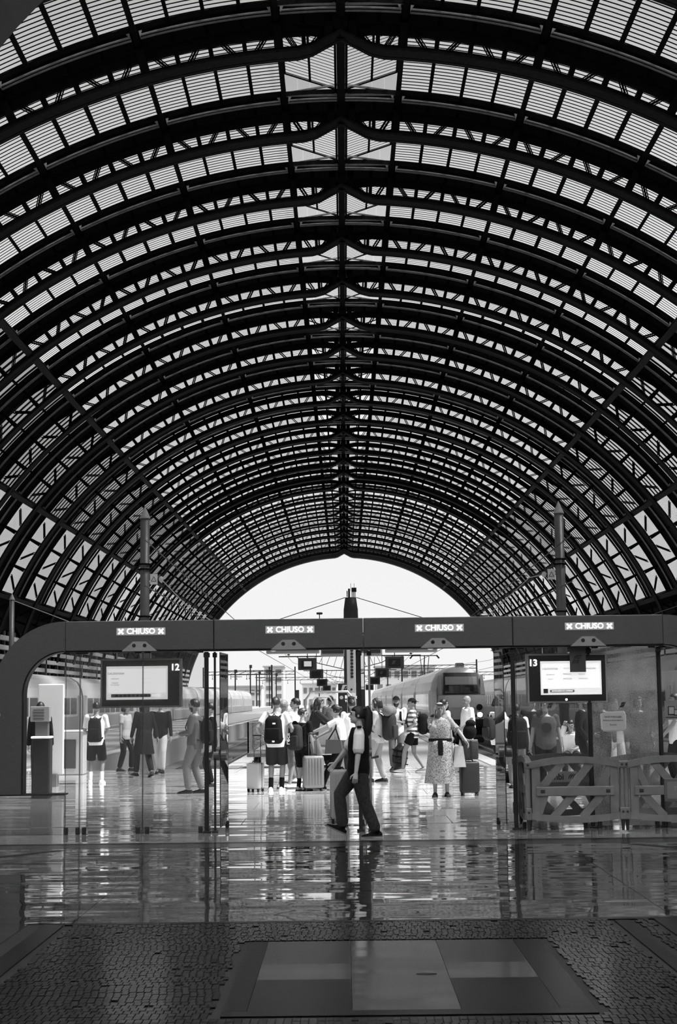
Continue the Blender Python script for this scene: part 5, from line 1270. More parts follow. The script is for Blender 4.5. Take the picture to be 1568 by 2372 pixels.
    if w['belt']:
        bm = B(); c = T(0, 0, 0.13); n = 20
        tube(bm, [c - up * 0.025 * s, c + up * 0.03 * s], [((0.168 * gi + 0.012) * s, (0.122 * gi + 0.012) * s)] * 2, 20, False, rt)
        tube(bm, [c + fw * (0.135 * gi) * s, c + fw * (0.15 * gi) * s - up * 0.12 * s, c + fw * (0.16 * gi) * s - up * 0.27 * s], [(0.04 * s, 0.012 * s), (0.05 * s, 0.012 * s), (0.045 * s, 0.01 * s)], 10, True, rt); part('sash', bm, w['belt'], root)
    # --- socks and shoes
    for i in (0, 1):
        h, k, a = legs[i]; f = P['feet'][i]; sx = -1 if i == 0 else 1; pt_ = rad(f[3])
        fd = Vector((0.12 * sx, cos(pt_), sin(pt_))).normalized(); fu = Vector((0, -sin(pt_), cos(pt_)))
        if w['sock']:
            bm = B(); tube(bm, [mid(k, a, 0.62), a - fu * 0.02 * s], [0.046 * s, 0.045 * s], 10); part('sock', bm, w['sock'], root, True)
        bm = B(); zb_ = -0.085 * s
        boot = w.get('boot')
        R = [(-0.075, 0.030, 0.05), (-0.05, 0.040, 0.075), (0.03, 0.042, 0.08 if not boot else 0.09), (0.10, 0.046, 0.055), (0.16, 0.042, 0.042), (0.20, 0.026, 0.03)]
        V = []; sd_ = fd.cross(fu).normalized()
        for y_, hw_, hh in R:
            c = a + fd * (y_ * s) + fu * zb_
            V.append([bm.verts.new(c + sd_ * (hw_ * s * x_) + fu * (hh * s * z_)) for x_, z_ in ((-1, 0), (-1.02, 0.45), (-0.62, 0.95), (0, 1.06), (0.62, 0.95), (1.02, 0.45), (1, 0))])
        for A, C in zip(V, V[1:]):
            for q in range(7): bm.faces.new((A[q], A[(q + 1) % 7], C[(q + 1) % 7], C[q]))
        bm.faces.new(V[0][::-1]); bm.faces.new(V[-1])
        if boot: tube(bm, [a - fu * 0.02 * s, mid(a, k, 0.38)], [0.052 * s, 0.058 * s], 12)
        sh_ = part('shoe', bm, w['shoe'], root, True)
        bm = B(); V = []
        for y_, hw_, hh in R:
            c = a + fd * ((y_ * 1.04) * s) + fu * zb_; V.append([bm.verts.new(c + sd_ * (hw_ * 1.08 * s * x_) + fu * z_ * s) for x_, z_ in ((-1, 0.0), (-1, 0.018), (1, 0.018), (1, 0.0))])
        for A, C in zip(V, V[1:]):
            for q in range(4): bm.faces.new((A[q], A[(q + 1) % 4], C[(q + 1) % 4], C[q]))
        bm.faces.new(V[0][::-1]); bm.faces.new(V[-1]); part('sole', bm, w.get('sole', C_DARK), sh_)
    # lowest point of the soles on the floor
    zmin = min((ank[i] + Vector((0, -sin(rad(P['feet'][i][3])), cos(rad(P['feet'][i][3])))) * (-0.085 * s) + Vector((0, cos(rad(P['feet'][i][3])), sin(rad(P['feet'][i][3])))) * (y_ * s)).z for i in (0, 1) for y_ in (-0.078, 0.205))
    if not P['sit']: root.location.z = -zmin
    info = dict(root=root, s=s, T=T, pel=pel, sh=sh, arms=arms, up=up, fw=fw, hc=hc, heading=rad(face), g=g, HM=HM, legs=legs)
    return info
def wpt(I, v):
    """local point of a person to world"""
    return I['root'].location + Euler((0, 0, I['heading'])).to_matrix() @ Vector(v)

def backpack(I, lab, m=C_BLACK, size=(0.30, 0.17, 0.46), z=0.22, text=None, roll=None, front=False, straps=True):
    s = I['s']; sg = 1 if front else -1
    c = I['T'](0, sg * (0.135 + size[1] / 2), z) if not front else I['T'](0, 0.14 + size[1] / 2, z)
    ln = atan2(I['up'].y, I['up'].z)
    o = thing('backpack', lab, 'backpack', wpt(I, c), 0, 'backpacks'); o.rotation_euler = (-ln, 0, I['heading'])
    w, d, h = size
    bm = B(); t = bmesh.new(); box(t, (0, 0, 0), (w, d, h)); bmesh.ops.bevel(t, geom=list(t.edges), offset=min(w, d) * 0.42, segments=5, profile=0.5, affect='EDGES')
    for v in t.verts:
        if v.co.z > 0: v.co.x *= 1 - 0.35 * (v.co.z / (h / 2)) ** 2
    add_bm(bm, t); part('pack_body', bm, m, o, True)
    bm = B(); rbox(bm, (0, sg * (d / 2 - 0.005), -h * 0.16), (w * 0.78, 0.06, h * 0.46), 0.028, seg=4); part('front_pocket', bm, m, o, True)
    bm = B(); tube(bm, [(-0.04, -sg * d * 0.35, h / 2 - 0.02), (0, -sg * d * 0.35, h / 2 + 0.035), (0.04, -sg * d * 0.35, h / 2 - 0.02)], [0.012] * 3, 8); part('grab_handle', bm, C_BLACK, o)
    for q in (-1, 1):
        if not straps: break
        bm = B(); y_ = -sg * d / 2
        tube(bm, [(q * 0.09, y_ + sg * 0.02, h * 0.38), (q * 0.105, y_ - sg * 0.09 * 1, h * 0.55), (q * 0.115, y_ - sg * 0.25, h * 0.50), (q * 0.12, y_ - sg * 0.30, h * 0.18), (q * 0.15, y_ - sg * 0.25, -h * 0.12), (q * 0.14, y_ - sg * 0.02, -h * 0.36)], [(0.028, 0.010)] * 6, 8, True, (1, 0, 0)); part('shoulder_strap', bm, C_BLACK if m is not C_BLACK else C_BLACK, o, True)
    if roll:
        bm = B(); tube(bm, [(-w * 0.5, 0, h / 2 + 0.05), (w * 0.5, 0, h / 2 + 0.05)], [0.11, 0.11], 14); part('top_roll', bm, roll, o, True)
    return o
def suitcase(lab, px, py, w, h, d, m, rz=0.0, handle=0.42, ribs=True, Y=None, wheels=True, ribm=None):
    g = ground(px, py) if Y is None else Vector((at_y(px, py, Y).x, Y, 0))
    o = thing('suitcase', lab, 'suitcase', (g.x, g.y, 0), rz, 'suitcases'); z0 = 0.055
    bm = B(); rbox(bm, (0, 0, z0 + h / 2), (w, d, h), min(w, d) * 0.18, seg=4); part('shell', bm, m, o, True)
    if ribs:
        n = 6
        for i in range(n):
            for s in (-1, 1):
                bm = B(); tube(bm, [(-w * 0.36 + i * w * 0.72 / (n - 1), s * d / 2, z0 + h * 0.12), (-w * 0.36 + i * w * 0.72 / (n - 1), s * d / 2, z0 + h * 0.9)], [w * 0.03] * 2, 6); part('shell_rib', bm, ribm or m, o, True)
    bm = B(); box(bm, (0, 0, z0 + h / 2), (w * 1.006, 0.02, h * 0.97)); part('zip_seam', bm, C_BLACK, o)
    for sx in (-1, 1):
        for sy in (-1, 1):
            bm = B(); cyl(bm, (sx * w * 0.38, sy * d * 0.34, 0.028), 0.028, 0.024, 12, 'x'); box(bm, (sx * w * 0.38, sy * d * 0.34, 0.052), (0.03, 0.04, 0.02)); part('caster', bm, BLACK, o)
    if handle:
        for q in (-1, 1):
            bm = B(); bar(bm, (q * 0.075, d * 0.3, z0 + h - 0.02), (q * 0.075, d * 0.3, z0 + h + handle), 0.014); part('pull_rod', bm, CHROME, o)
        bm = B(); tube(bm, [(-0.085, d * 0.3, z0 + h + handle), (0.085, d * 0.3, z0 + h + handle)], [0.016] * 2, 8); part('pull_grip', bm, BLACK, o)
    bm = B(); tube(bm, [(-0.07, 0, z0 + h), (-0.05, 0, z0 + h + 0.03), (0.05, 0, z0 + h + 0.03), (0.07, 0, z0 + h)], [0.01] * 4, 6); part('top_handle', bm, BLACK, o)
    return o

# ------------------------------------------------------------------ the officer in front of the gates
OFF = person('officer with a long black ponytail, dark vest and pale sleeves striding left past the gates', 836, 1940, 1.655, 90,
    dict(lean=-1, feet=((-0.07, -0.20, 0.0, -2), (0.08, 0.24, 0.05, 24)), hands=((-0.27, 0.06, 0.80), (0.30, 0.34, 0.93)), pelvis=(0, 0.02, 0), head=(0, 2), curl=0.55),
    dict(top='vest', topm=C_BLACK, under=C_WHITE, bottom='cargo', botm=CAMO, hair='pony', hairm=HAIR_K, fem=True, boot=True, shoe=C_BLACK, sole=mat('boot_sole', 0.12, 0.7), skin=mat('skin_officer', 0.5, 0.5), girth=1.13), 0.008, group=None)
bm = B(); I = OFF
rbox(bm, (0, 0, 0), (0.05, 0.09, 0.17), 0.012, seg=2); p_ = I['T'](0.19, -0.02, 0.02); t_ = part('belt_pouch', bm, C_BLACK, OFF['root'], loc=p_)
bm = B(); c = I['T'](0, 0, 0.015); tube(bm, [c - I['up'] * 0.025, c + I['up'] * 0.025], [(0.195, 0.145)] * 2, 20, False, (1, 0, 0)); part('duty_belt', bm, C_BLACK, OFF['root'])

# ------------------------------------------------------------------ travellers
I = person('man in white tee and black shorts seen from behind through the left glass', 222, 1815, 1.75, 0, dict(hands=((-0.16, 0.24, 1.0), (0.16, 0.24, 1.0)), feet=((-0.12, 0, 0, 0), (0.12, 0.02, 0, 0))), dict(bottom='bermuda', botm=C_BLACK, shoe=C_WHITE, sole=WHITE, sock=C_WHITE, top='loose', hair='short'))
backpack(I, 'black backpack on the man in white tee behind the left glass', size=(0.32, 0.18, 0.52))
I = person('bearded man in dark sweater and grey trousers standing in profile by the thick post', 452, 1838, 1.78, 78, dict(hands=((-0.12, 0.26, 1.08), (0.14, 0.24, 1.06)), feet=((-0.09, 0.10, 0, 0), (0.1, -0.1, 0, 0)), head=(-12, 0)), dict(top='sweater', topm=C_MID, bottom='trousers', botm=C_GREY, beard=HAIR_K, hair='short', shoe=C_BLACK, girth=1.08))
backpack(I, 'black backpack on the bearded man', size=(0.30, 0.17, 0.46))
person('tall dark silhouette in long black coat walking under screen twelve', 333, 1800, 1.80, 30, dict(feet=((-0.09, 0.22, 0, 5), (0.09, -0.22, 0.03, -15)), hands=((-0.26, 0.1, 0.85), (0.28, -0.1, 0.85))), dict(top='sweater', topm=C_BLACK, bottom='trousers', botm=C_BLACK, hair='long', skirt=(0.42, 0.8, C_BLACK), fem=True))
person('person in black jacket and pale trousers walking under screen twelve', 372, 1793, 1.78, 170, dict(feet=((-0.09, 0.15, 0, 8), (0.09, -0.18, 0.02, -12))), dict(top='sweater', topm=C_BLACK, bottom='trousers', botm=C_PALE, shoe=C_BLACK))
person('person in pale top and dark trousers behind the left glass, beside the backpacker', 290, 1786, 1.70, -120, dict(feet=((-0.09, 0.12, 0, 0), (0.09, -0.12, 0.0, 0))), dict(top='tee', topm=C_PALE, bottom='trousers', botm=C_BLACK, hair='bob', hairm=HAIR_B, fem=True))
person('person in dark clothes with long hair behind the ticket machine', 92, 1826, 1.76, 10, dict(), dict(top='sweater', topm=C_BLACK, bottom='trousers', botm=C_BLACK, hair='long', fem=True))
person('person in dark hoodie half hidden by the opened wing left of the platform', 489, 1822, 1.70, 100, dict(), dict(top='sweater', topm=C_BLACK, bottom='trousers', botm=C_BLACK))

I = person('man in white tee and dark shorts seen from behind beside a pale suitcase', 640, 1833, 1.80, -8, dict(hands=((-0.30, 0.10, 1.00), (0.27, 0.16, 0.98)), feet=((-0.10, 0.0, 0, 0), (0.09, 0.06, 0, 0)), head=(-8, 0)), dict(bottom='bermuda', botm=C_DARK, shoe=C_WHITE, sole=WHITE, sock=C_BLACK, hair='short', hairm=HAIR_B, girth=1.05))
bp1 = backpack(I, 'big black backpack with pale badge on the man beside the pale suitcase', size=(0.37, 0.22, 0.54))
bm = B(); rbox(bm, (0.03, -0.115, 0.12), (0.06, 0.012, 0.03), 0.005, seg=1); part('badge', bm, WHITE, bp1); bm = B(); rbox(bm, (0.02, -0.14, -0.22), (0.05, 0.012, 0.03), 0.005, seg=1); part('reflective_tab', bm, WHITE, bp1)
suitcase('pale upright suitcase with a dark stripe beside the backpacked man', 592, 1834, 0.29, 0.50, 0.24, C_PALE if False else mat('case_pale', 0.36, 0.4), -0.5, 0.52, False)
person('grey-haired man half hidden behind the backpacked man', 658, 1826, 1.74, -40, dict(feet=((-0.1, 0, 0, 0), (0.1, 0.05, 0, 0)), hands=((-0.2, 0.2, 1.0), None)), dict(top='tee', topm=C_PALE, bottom='bermuda', botm=C_GREY, shoe=C_WHITE, hair='short', hairm=HAIR_G))
person('moustached man in white polo looking back over his shoulder', 687, 1812, 1.78, 60, dict(hands=((-0.14, 0.24, 0.98), (0.2, 0.2, 0.95)), head=(30, -2)), dict(top='polo', topm=C_WHITE, bottom='trousers', botm=C_GREY, mous=True, girth=1.08, shoe=C_WHITE))
I = person('boy in black tee and shorts looking right', 700, 1831, 1.58, -35, dict(feet=((-0.11, 0.02, 0, 0), (0.08, 0.0, 0, 0)), hands=(None, (0.26, 0.08, 0.78)), head=(-45, -3), lean=2), dict(top='tee', topm=C_BLACK, bottom='bermuda', botm=C_BLACK, sock=C_BLACK, shoe=C_PALE, hair='short', hairm=HAIR_B, skin=SKIN_L))
bpk = backpack(I, 'dark backpack with reca lettering on the boy', m=C_DARK, size=(0.32, 0.20, 0.50), z=0.20)
link('pack_lettering', text_me('reca', 0.13, LED if False else WHITE, 0.003, bold=0.002), bpk, (-0.07, -0.145, -0.03), (0, -pi / 2, 0))
suitcase('grey ribbed suitcase with twin pull rods between the boy and the woman with a tote', 726, 1832, 0.40, 0.62, 0.27, mat('case_grey', 0.2, 0.35, 0.3), 0.15, 0.42, True)
suitcase('big pale suitcase standing behind the boy', 672, 1797, 0.42, 0.60, 0.28, mat('case_white', 0.45, 0.45), 0.0, 0, False)
g_ = ground(661, 1793)
# duffel on top of the big pale suitcase
o = thing('duffel_bag', 'dark soft bag lying on the big pale suitcase', 'bag', (at_y(668, 1770, ground(672, 1797).y).x, ground(672, 1797).y, 0.69), 0)
bm = B(); ball(bm, (0, 0, 0.16), (0.2, 0.14, 0.16), 14, 10); part('bag_body', bm, C_DARK, o, True); bm = B(); tube(bm, [(-0.1, 0, 0.28), (-0.08, 0, 0.42), (0.08, 0, 0.42), (0.1, 0, 0.28)], [0.012] * 4, 6); part('bag_handle', bm, C_BLACK, o)

I = person('woman in white tee with dark hair clipped up, leaning forward with a tote', 792, 1830, 1.70, 78, dict(lean=8, feet=((-0.08, 0.36, 0, 6), (0.08, -0.12, 0.0, 0)), hands=((-0.18, 0.62, 1.08), (0.2, 0.5, 1.02)), pelvis=(0, 0, -0.04)), dict(top='tee', topm=C_WHITE, bottom='leggings', botm=C_BLACK, fem=True, hair='bun', hairm=HAIR_K, sock=C_BLACK, shoe=C_DARK, sole=WHITE, skin=SKIN_L, skirt=(0.16, 1.0, C_DARK)))
o = thing('tote_bag', 'grey leather tote on the shoulder of the woman in white tee', 'bag', wpt(I, I['T'](-0.255, 0.10, 0.02)), I['heading'])
bm = B(); prism(bm, [(-0.19, -0.13), (0.17, -0.15), (0.14, 0.13), (-0.15, 0.12)], 0.10, Euler((0, 0, pi / 2)).to_matrix().to_4x4()); part('tote_body', bm, mat('leather_grey', 0.07, 0.4), o)
for q in (-1, 1):
    bm = B(); tube(bm, [(q * 0.03, -0.12, 0.11), (q * 0.02 + 0.05, -0.03, 0.36), (q * 0.02 + 0.09, -0.05, 0.46), (q * 0.02 + 0.05, -0.04, 0.36), (q * 0.03, 0.11, 0.11)], [0.009] * 5, 6); part('tote_strap', bm, C_BLACK, o)
suitcase('pale ribbed hard-shell suitcase just behind the legs of the officer', 787, 1906, 0.26, 0.70, 0.24, mat('case_ribbed', 0.42, 0.5), 0.1, 0, True)
person('person with brown hair mostly hidden behind the officer', 817, 1802, 1.74, 10, dict(), dict(top='tee', topm=C_WHITE, bottom='trousers', botm=C_DARK, hair='short', hairm=HAIR_B))
I = person('woman with long hair and big rucksack standing right of the officer', 876, 1811, 1.76, 70, dict(feet=((-0.09, 0.14, 0, 0), (0.09, -0.1, 0, 0)), hands=((-0.05, 0.26, 1.12), (0.1, 0.24, 1.06))), dict(top='loose', topm=C_PALE, bottom='trousers', botm=mat('cloth_taupe', 0.26, 0.85), hair='bob', hairm=HAIR_B, fem=True, shoe=C_DARK, skin=SKIN_L))
backpack(I, 'big dark rucksack with a rolled mat on the woman right of the officer', m=C_DARK, size=(0.36, 0.26, 0.58), roll=C_GREY)
I = person('man in cap and white tee with backpack straps facing the camera', 920, 1784, 1.80, 172, dict(hands=((-0.03, 0.24, 1.13), (0.10, 0.26, 1.10)), head=(6, 0), feet=((-0.1, 0, 0, 0), (0.1, 0, 0, 0))), dict(top='loose', topm=C_WHITE, bottom='trousers', botm=C_GREY, hair='cap', beard=HAIR_K, shoe=C_DARK, skin=SKIN))
backpack(I, 'dark backpack on the man in cap and white tee', size=(0.34, 0.2, 0.5))
o = thing('duffel_bag', 'large shiny black duffel standing between the two men in caps', 'bag', ground(927, 1787), 0.0)
bm = B(); tube(bm, [(-0.03, 0, 0.06), (-0.02, 0, 0.25), (0.02, 0, 0.5), (0.05, 0, 0.62)], [(0.14, 0.13), (0.19, 0.16), (0.18, 0.15), (0.11, 0.1)], 16); part('bag_body', bm, mat('shiny_black', 0.012, 0.28, 0, 0.4, 12.0, 1.0), o, True)
for z in (0.2, 0.35, 0.5):
    bm = B(); tube(bm, [(-0.0, 0, z - 0.012), (0.005, 0, z + 0.012)], [(0.197, 0.167)] * 2, 18, False); part('bag_strap', bm, C_BLACK, o)
I = person('man in striped tee, backwards cap and black shorts walking left', 958, 1789, 1.76, 80, dict(feet=((-0.09, 0.24, 0, 4), (0.09, -0.22, 0.02, -8)), hands=((-0.16, 0.1, 1.0), (0.28, 0.05, 0.86)), head=(28, 0)), dict(top='tee', topm=STRIPE, bottom='shorts', botm=C_BLACK, hair='capback', shoe=C_PALE, sole=WHITE, skin=SKIN, girth=1.04))
backpack(I, 'black backpack on the man in striped tee', size=(0.30, 0.22, 0.50))
I = person('blonde woman in long patterned dress holding a phone to her ear', 1022, 1845, 1.66, 178, dict(hands=((-0.47, 0.16, 1.0), (0.10, 0.12, 1.44)), feet=((-0.11, 0, 0, 0), (0.11, 0.03, 0, 0)), head=(8, -3), poles=(None, (0.35, 0.25, -1.0))), dict(top='puff', topm=FLORAL, bottom='dress', skirt=(0.62, 0.75, FLORAL), hair='bob', hairm=mat('hair_blonde', 0.32, 0.55, 0, 0.4, 40.0, 0.3), fem=True, girth=1.22, belt=C_BLACK, shades=True, shoe=C_DARK, skin=SKIN))
# reach her free arm out towards the cases: her left hand is on the picture's right
o = thing('phone', 'dark phone in the raised hand of the woman in the patterned dress', 'phone', wpt(I, I['arms'][1][2] + Vector((-0.02, 0.02, 0.07))), I['heading'])
bm = B(); rbox(bm, (0, 0, 0), (0.012, 0.075, 0.15), 0.004, seg=1); part('phone_body', bm, BLACK, o); bm = B(); box(bm, (0.007, 0, 0), (0.002, 0.066, 0.13)); part('phone_screen', bm, TGL, o)
o = thing('tote_bag', 'pale canvas tote hanging at the side of the woman in the patterned dress', 'bag', wpt(I, (-0.33, 0.02, 0.72)), I['heading'] + 0.2)
bm = B(); prism(bm, [(-0.12, -0.2), (0.12, -0.2), (0.07, 0.17), (-0.07, 0.17)], 0.08); part('tote_body', bm, C_PALE, o)
bm = B(); tube(bm, [(-0.08, 0, 0.19), (0.0, 0.0, 0.42), (0.14, -0.02, 0.66), (0.02, -0.01, 0.42), (0.08, 0, 0.19)], [(0.02, 0.006)] * 5, 6); part('tote_strap', bm, C_BLACK, o)
S1 = suitcase('large black suitcase beside the woman in the patterned dress', 1088, 1843, 0.34, 0.56, 0.26, mat('case_black', 0.012, 0.6), 0.12, 0.48, False)
gs = ground(1088, 1843); zc_ = 0.055 + 0.56
o = thing('cabin_bag', 'small black cabin bag strapped on the large black suitcase', 'bag', (gs.x + 0.02, gs.y - 0.01, zc_ + 0.035), 0.12)
bm = B(); rbox(bm, (0, -0.03, 0.17), (0.28, 0.15, 0.34), 0.03, seg=3); part('bag_body', bm, mat('bag_weave', 0.02, 0.7, 0, 0.5, 60.0, 0.4), o, True); bm = B(); box(bm, (0, -0.03, 0.345), (0.26, 0.12, 0.012)); part('bag_trim', bm, C_PALE, o); bm = B(); box(bm, (0, -0.107, 0.17), (0.03, 0.008, 0.34)); part('bag_strap', bm, BLACK, o)
o = thing('soft_bag', 'black soft bag resting on top of the black cases', 'bag', (gs.x + 0.02, gs.y - 0.04, zc_ + 0.39), 0.1)
bm = B(); ball(bm, (0, 0, 0.14), (0.13, 0.085, 0.14), 14, 10); ball(bm, (0.02, 0, 0.29), (0.1, 0.07, 0.07), 12, 8); link('bag_body', remesh(bm, 'bag_body', 0.012, C_BLACK, 3), o)
I = person('dark-haired person in white top with black backpack behind the woman in the dress', 1030, 1790, 1.72, -60, dict(), dict(top='tee', topm=C_WHITE, bottom='trousers', botm=C_GREY, hair='short', shoe=C_WHITE))
backpack(I, 'black backpack on the person behind the woman in the dress', size=(0.32, 0.2, 0.5))
person('bald man in white tee and pale shorts looking left in front of the train', 1086, 1788, 1.80, 110, dict(hands=((-0.1, 0.2, 0.98), (0.22, 0.16, 0.92)), head=(10, 0)), dict(top='tee', topm=C_WHITE, bottom='bermuda', botm=C_PALE, hair='bald', beard=HAIR_G, girth=1.12, belly=0.03, shoe=C_PALE))
I = person('young man in white shirt and black shorts looking down near the barrier end', 1157, 1822, 1.74, -62, dict(hands=((-0.2, 0.22, 0.95), (0.2, 0.25, 1.0)), head=(0, -14), feet=((-0.12, 0.1, 0, 0), (0.09, -0.05, 0, 0))), dict(top='long', topm=C_WHITE, bottom='shorts', botm=C_BLACK, hair='bob', hairm=HAIR_K, shoe=C_PALE, sole=WHITE))
backpack(I, 'dark backpack on the young man in white shirt', m=C_DARK, size=(0.28, 0.16, 0.46))
suitcase('low black bag on the floor behind the young man in white shirt', 1175, 1820, 0.34, 0.24, 0.26, C_BLACK, 0.1, 0, False)
I = person('person in pale top with huge black backpack behind the thick right post', 1199, 1826, 1.62, 0, dict(), dict(top='tee', topm=C_WHITE, bottom='trousers', botm=C_GREY))
backpack(I, 'huge black backpack behind the thick right post', size=(0.42, 0.26, 0.62))
person('older man with grey hair and black shirt looking down behind the clear glass', 1236, 1822, 1.78, -150, dict(head=(-10, -18), hands=(None, None)), dict(top='long', topm=C_BLACK, bottom='trousers', botm=C_BLACK, hair='short', hairm=HAIR_G))
I = person('man in dark grey tee with a round black print facing the glass', 1268, 1838, 1.69, 178, dict(hands=((-0.29, 0.02, 0.82), (0.28, -0.04, 0.85))), dict(top='tee', topm=cloth('charcoal', 0.06), bottom='trousers', botm=C_BLACK, hair='short', girth=1.1))
bm = B(); cyl(bm, (0, 0, 0), 0.095, 0.012, 24, 'y'); part('chest_print', bm, BLACK, I['root'], loc=I['T'](0, 0.137, 0.30))
I = person('seated person in white tee with hands at the mouth behind the rear barrier', 1326, 1800, 1.70, 170, dict(pelvis=(0, -0.05, -0.42), lean=18, feet=((-0.14, 0.36, 0, 0), (0.14, 0.36, 0, 0)), hands=((-0.08, 0.34, 0.62), (0.03, 0.28, 1.12)), head=(0, -8), sit=True), dict(top='tee', topm=C_WHITE, bottom='trousers', botm=C_DARK, hair='short', shoe=C_WHITE))
g = I['g']; o = thing('bench', 'low dark bench under the seated person', 'bench', (g.x, g.y + 0.1, 0), 0)
bm = B(); rbox(bm, (0, 0, 0.36), (1.5, 0.4, 0.05), 0.01, seg=1); part('seat', bm, mat('bench_dark', 0.05, 0.5), o)
for q in (-1, 1):
    bm = B(); rbox(bm, (q * 0.6, 0, 0.17), (0.06, 0.34, 0.34), 0.006, seg=1); part('leg', bm, STEEL, o)
person('man in black jacket in profile by the post behind the rear barrier', 1352, 1830, 1.78, -100, dict(hands=((-0.1, 0.22, 1.0), (0.2, 0.1, 0.9))), dict(top='sweater', topm=C_BLACK, bottom='trousers', botm=C_BLACK, hair='short', hairm=HAIR_B, beard=HAIR_B))
person('dark-clothed person behind the cracked glass, left of the notice', 1398, 1826, 1.76, 150, dict(), dict(top='sweater', topm=C_BLACK, bottom='trousers', botm=C_BLACK, hair='bob'))
person('dark-clothed person behind the cracked glass, right of the notice', 1484, 1822, 1.74, -170, dict(), dict(top='sweater', topm=C_DARK, bottom='trousers', botm=C_BLACK, hair='bob', girth=1.15))
person('person in pale clothes behind the taped notice', 1428, 1816, 1.70, 200, dict(), dict(top='loose', topm=C_PALE, bottom='trousers', botm=C_PALE, hair='short', hairm=HAIR_B))
I = person('person in white tee cut by the right edge of the photo', 1572, 1826, 1.78, 100, dict(hands=((-0.1, 0.3, 0.95), (0.15, 0.34, 1.0))), dict(top='tee', topm=C_WHITE, bottom='trousers', botm=C_BLACK))

# ------------------------------------------------------------------ luggage trolley and tug
def mesh_cage(o, x0, x1, y0, y1, z0, z1, m):
    for name, a, b in (('cage_panel', (x0, y0), (x1, y0)), ('cage_panel', (x0, y1), (x1, y1)), ('cage_panel', (x0, y0), (x0, y1))):
        bm = B(); A, C = Vector((a[0], a[1], 0)), Vector((b[0], b[1], 0)); L = (C - A).length; n = int(L / 0.045)
        for i in range(n + 1):
            p = A + (C - A) * i / n; bar(bm, p + Vector((0, 0, z0)), p + Vector((0, 0, z1)), 0.007)
        for j in range(int((z1 - z0) / 0.045) + 1):
            z = z0 + j * 0.045; bar(bm, A + Vector((0, 0, z)), C + Vector((0, 0, z)), 0.007)
        part(name, bm, m, o)['kind'] = 'stuff'
        bm = B()
        for p in (A, C): bar(bm, p + Vector((0, 0, z0 - 0.1)), p + Vector((0, 0, z1)), 0.035)
        bar(bm, A + Vector((0, 0, z1)), C + Vector((0, 0, z1)), 0.035); bar(bm, A + Vector((0, 0, z0)), C + Vector((0, 0, z0)), 0.035); part('cage_frame', bm, BRUSH_L, o)
gt = ground(575, 1782); o = thing('luggage_trolley', 'grey mesh-sided luggage trolley behind the backpacked man', 'trolley', (gt.x, gt.y, 0), 0.0)
mesh_cage(o, 0.0, 1.6, 0.0, 1.9, 0.42, 1.20, BRUSH_L)
bm = B(); rbox(bm, (0.8, 0.95, 0.36), (1.66, 1.96, 0.10), 0.01, seg=1); part('deck', bm, STEEL_M, o)
for x in (0.2, 1.4):
    for y in (0.3, 1.6):
        bm = B(); cyl(bm, (x, y, 0.155), 0.155, 0.09, 18, 'x'); part('wheel', bm, BLACK, o); 
g2 = ground(720, 1793); o = thing('luggage_tug', 'small electric luggage tug with tubular cab frame and flat bed', 'vehicle', (g2.x, g2.y, 0), 0.0)
bm = B(); rbox(bm, (0.35, 0.6, 0.52), (1.7, 1.2, 0.16), 0.03, seg=2); part('bed', bm, BRUSH_L, o); bm = B(); rbox(bm, (0.35, 0.6, 0.38), (1.6, 1.1, 0.14), 0.02, seg=1); part('chassis', bm, STEEL, o)
for x in (0.85, -0.15):
    for y in (0.12, 1.08):
        bm = B(); cyl(bm, (x, y, 0.27), 0.27, 0.16, 24, 'y'); wl = part('wheel', bm, BLACK, o)
        for sy in (-1, 1):
            bm = B(); cyl(bm, (x, y + sy * 0.082, 0.27), 0.17, 0.01, 20, 'y'); part('wheel_rim', bm, BRUSH_L, wl)
zt_ = at_y(760, 1602, g2.y).z
bm = B(); tube(bm, [(-0.15, 1.3, 0.5), (-0.15, 1.3, zt_ - 0.2), (0.0, 1.3, zt_), (0.9, 1.3, zt_), (1.06, 1.3, zt_ - 0.2), (1.06, 1.3, 0.5)], [0.03] * 6, 10); part('cab_hoop', bm, BRUSH_L, o, True)
bm = B(); tube(bm, [(-0.05, 1.36, 1.2), (-0.05, 1.36, zt_ - 0.28), (0.1, 1.36, zt_ - 0.13), (0.45, 1.36, zt_ - 0.13), (0.55, 1.36, zt_ - 0.28), (0.55, 1.36, 1.2)], [0.02] * 6, 8); part('windscreen_frame', bm, mat('hoop_white', 0.6, 0.4), o, True)
bm = B(); rbox(bm, (0.45, 1.36, 0.9), (1.1, 0.3, 0.6), 0.05, seg=2); part('cowl', bm, mat('tug_pale', 0.4, 0.5), o)
bm = B(); rbox(bm, (0.98, 1.2, zt_ - 0.32), (0.16, 0.12, 0.42), 0.05, seg=2); part('wing_mirror', bm, BLACK, o)
bm = B(); bar(bm, (-0.35, 1.45, 0.4), (-0.35, 1.45, 2.0), 0.09); part('rear_post', bm, BLACK, o)
pw = ground(722, 1800)
person('woman with long hair in dark top leaning over the luggage tug', 724, 1796, 1.80, -80, dict(lean=12, hands=((-0.15, 0.5, 1.05), (0.15, 0.55, 1.02)), feet=((-0.09, -0.1, 0, 0), (0.09, 0.1, 0, 0))), dict(top='sweater', topm=C_DARK, bottom='trousers', botm=C_GREY, hair='long', hairm=HAIR_B, fem=True))
person('worker bending over the flat bed of the luggage tug', 760, 1778, 1.72, 85, dict(lean=32, hands=((-0.15, 0.5, 0.9), (0.15, 0.52, 0.9)), head=(0, -20)), dict(top='tee', topm=C_DARK, bottom='trousers', botm=C_BLACK, hair='short', hairm=HAIR_B))
person('person in grey tee standing beyond the luggage tug', 767, 1760, 1.85, 30, dict(), dict(top='tee', topm=C_GREY, bottom='trousers', botm=C_DARK))

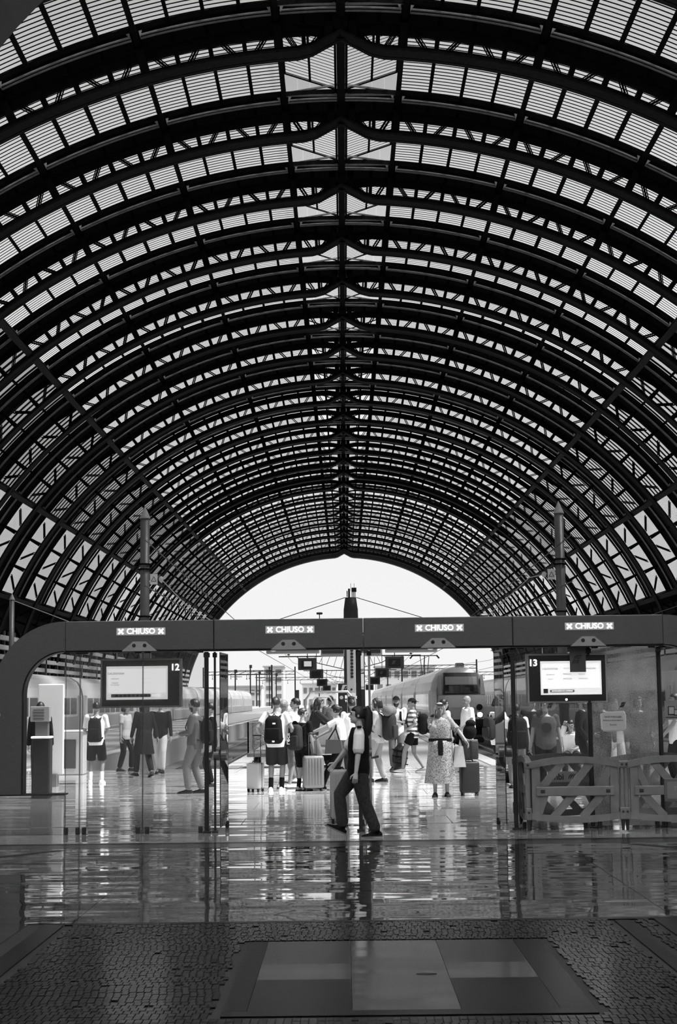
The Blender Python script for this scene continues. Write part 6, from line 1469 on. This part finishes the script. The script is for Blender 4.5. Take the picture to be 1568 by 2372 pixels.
# counter, ticket machine and litter at the far left
gk = ground(92, 1838); o = thing('ticket_machine', 'tall dark ticket machine with a grey header box at the far left', 'machine', (at_y(98, 1700, gk.y - 1.6).x, gk.y - 1.6, 0), 0)
bm = B(); rbox(bm, (0, 0, 0.55), (0.34, 0.3, 1.1), 0.03, seg=2); part('machine_body', bm, BLACK, o)
bm = B(); rbox(bm, (-0.03, -0.02, 1.55), (0.36, 0.16, 0.28), 0.01, seg=1); hb = part('header_box', bm, mat('header_grey', 0.2, 0.5), o)
for i in range(4):
    bm = B(); box(bm, (-0.05, -0.105, 1.46 + i * 0.055), (0.2, 0.008, 0.012)); part('header_line', bm, mat('header_line', 0.05, 0.5), hb)
bm = B(); rbox(bm, (0, 0, 1.25), (0.24, 0.16, 0.34), 0.01, seg=1); part('machine_neck', bm, mat('neck_grey', 0.08, 0.4), o); bm = B(); rbox(bm, (0, -0.02, 1.12), (0.36, 0.34, 0.04), 0.01, seg=1); part('machine_shelf', bm, WHITE, o)
go = ground(150, 1795); o = thing('kiosk_counter', 'pale kiosk counter with dark front panel behind the left glass', 'counter', (go.x, go.y, 0), 0)
bm = B(); rbox(bm, (0, 0.3, 0.52), (0.9, 0.5, 1.04), 0.02, seg=1); part('counter_body', bm, mat('counter_pale', 0.5, 0.5), o); bm = B(); box(bm, (0.05, 0.045, 0.5), (0.42, 0.02, 0.7)); part('counter_panel', bm, mat('panel_dark', 0.06, 0.4), o); bm = B(); rbox(bm, (0, 0.28, 1.06), (1.0, 0.6, 0.04), 0.01, seg=1); part('counter_top', bm, WHITE, o)
o = thing('kiosk_banner', 'tall white banner behind the dark ticket machine', 'banner', (at_y(118, 1700, gk.y + 2.5).x, gk.y + 2.5, 0), 0)
bm = B(); rbox(bm, (0, 0, 1.2), (0.55, 0.08, 1.9), 0.02, seg=1); part('banner_face', bm, mat('banner_white', 0.5, 0.6), o); bm = B(); box(bm, (0, 0, 0.13), (0.3, 0.3, 0.26)); part('banner_foot', bm, STEEL_M, o)
bpy.data.scenes.remove(TMPS)
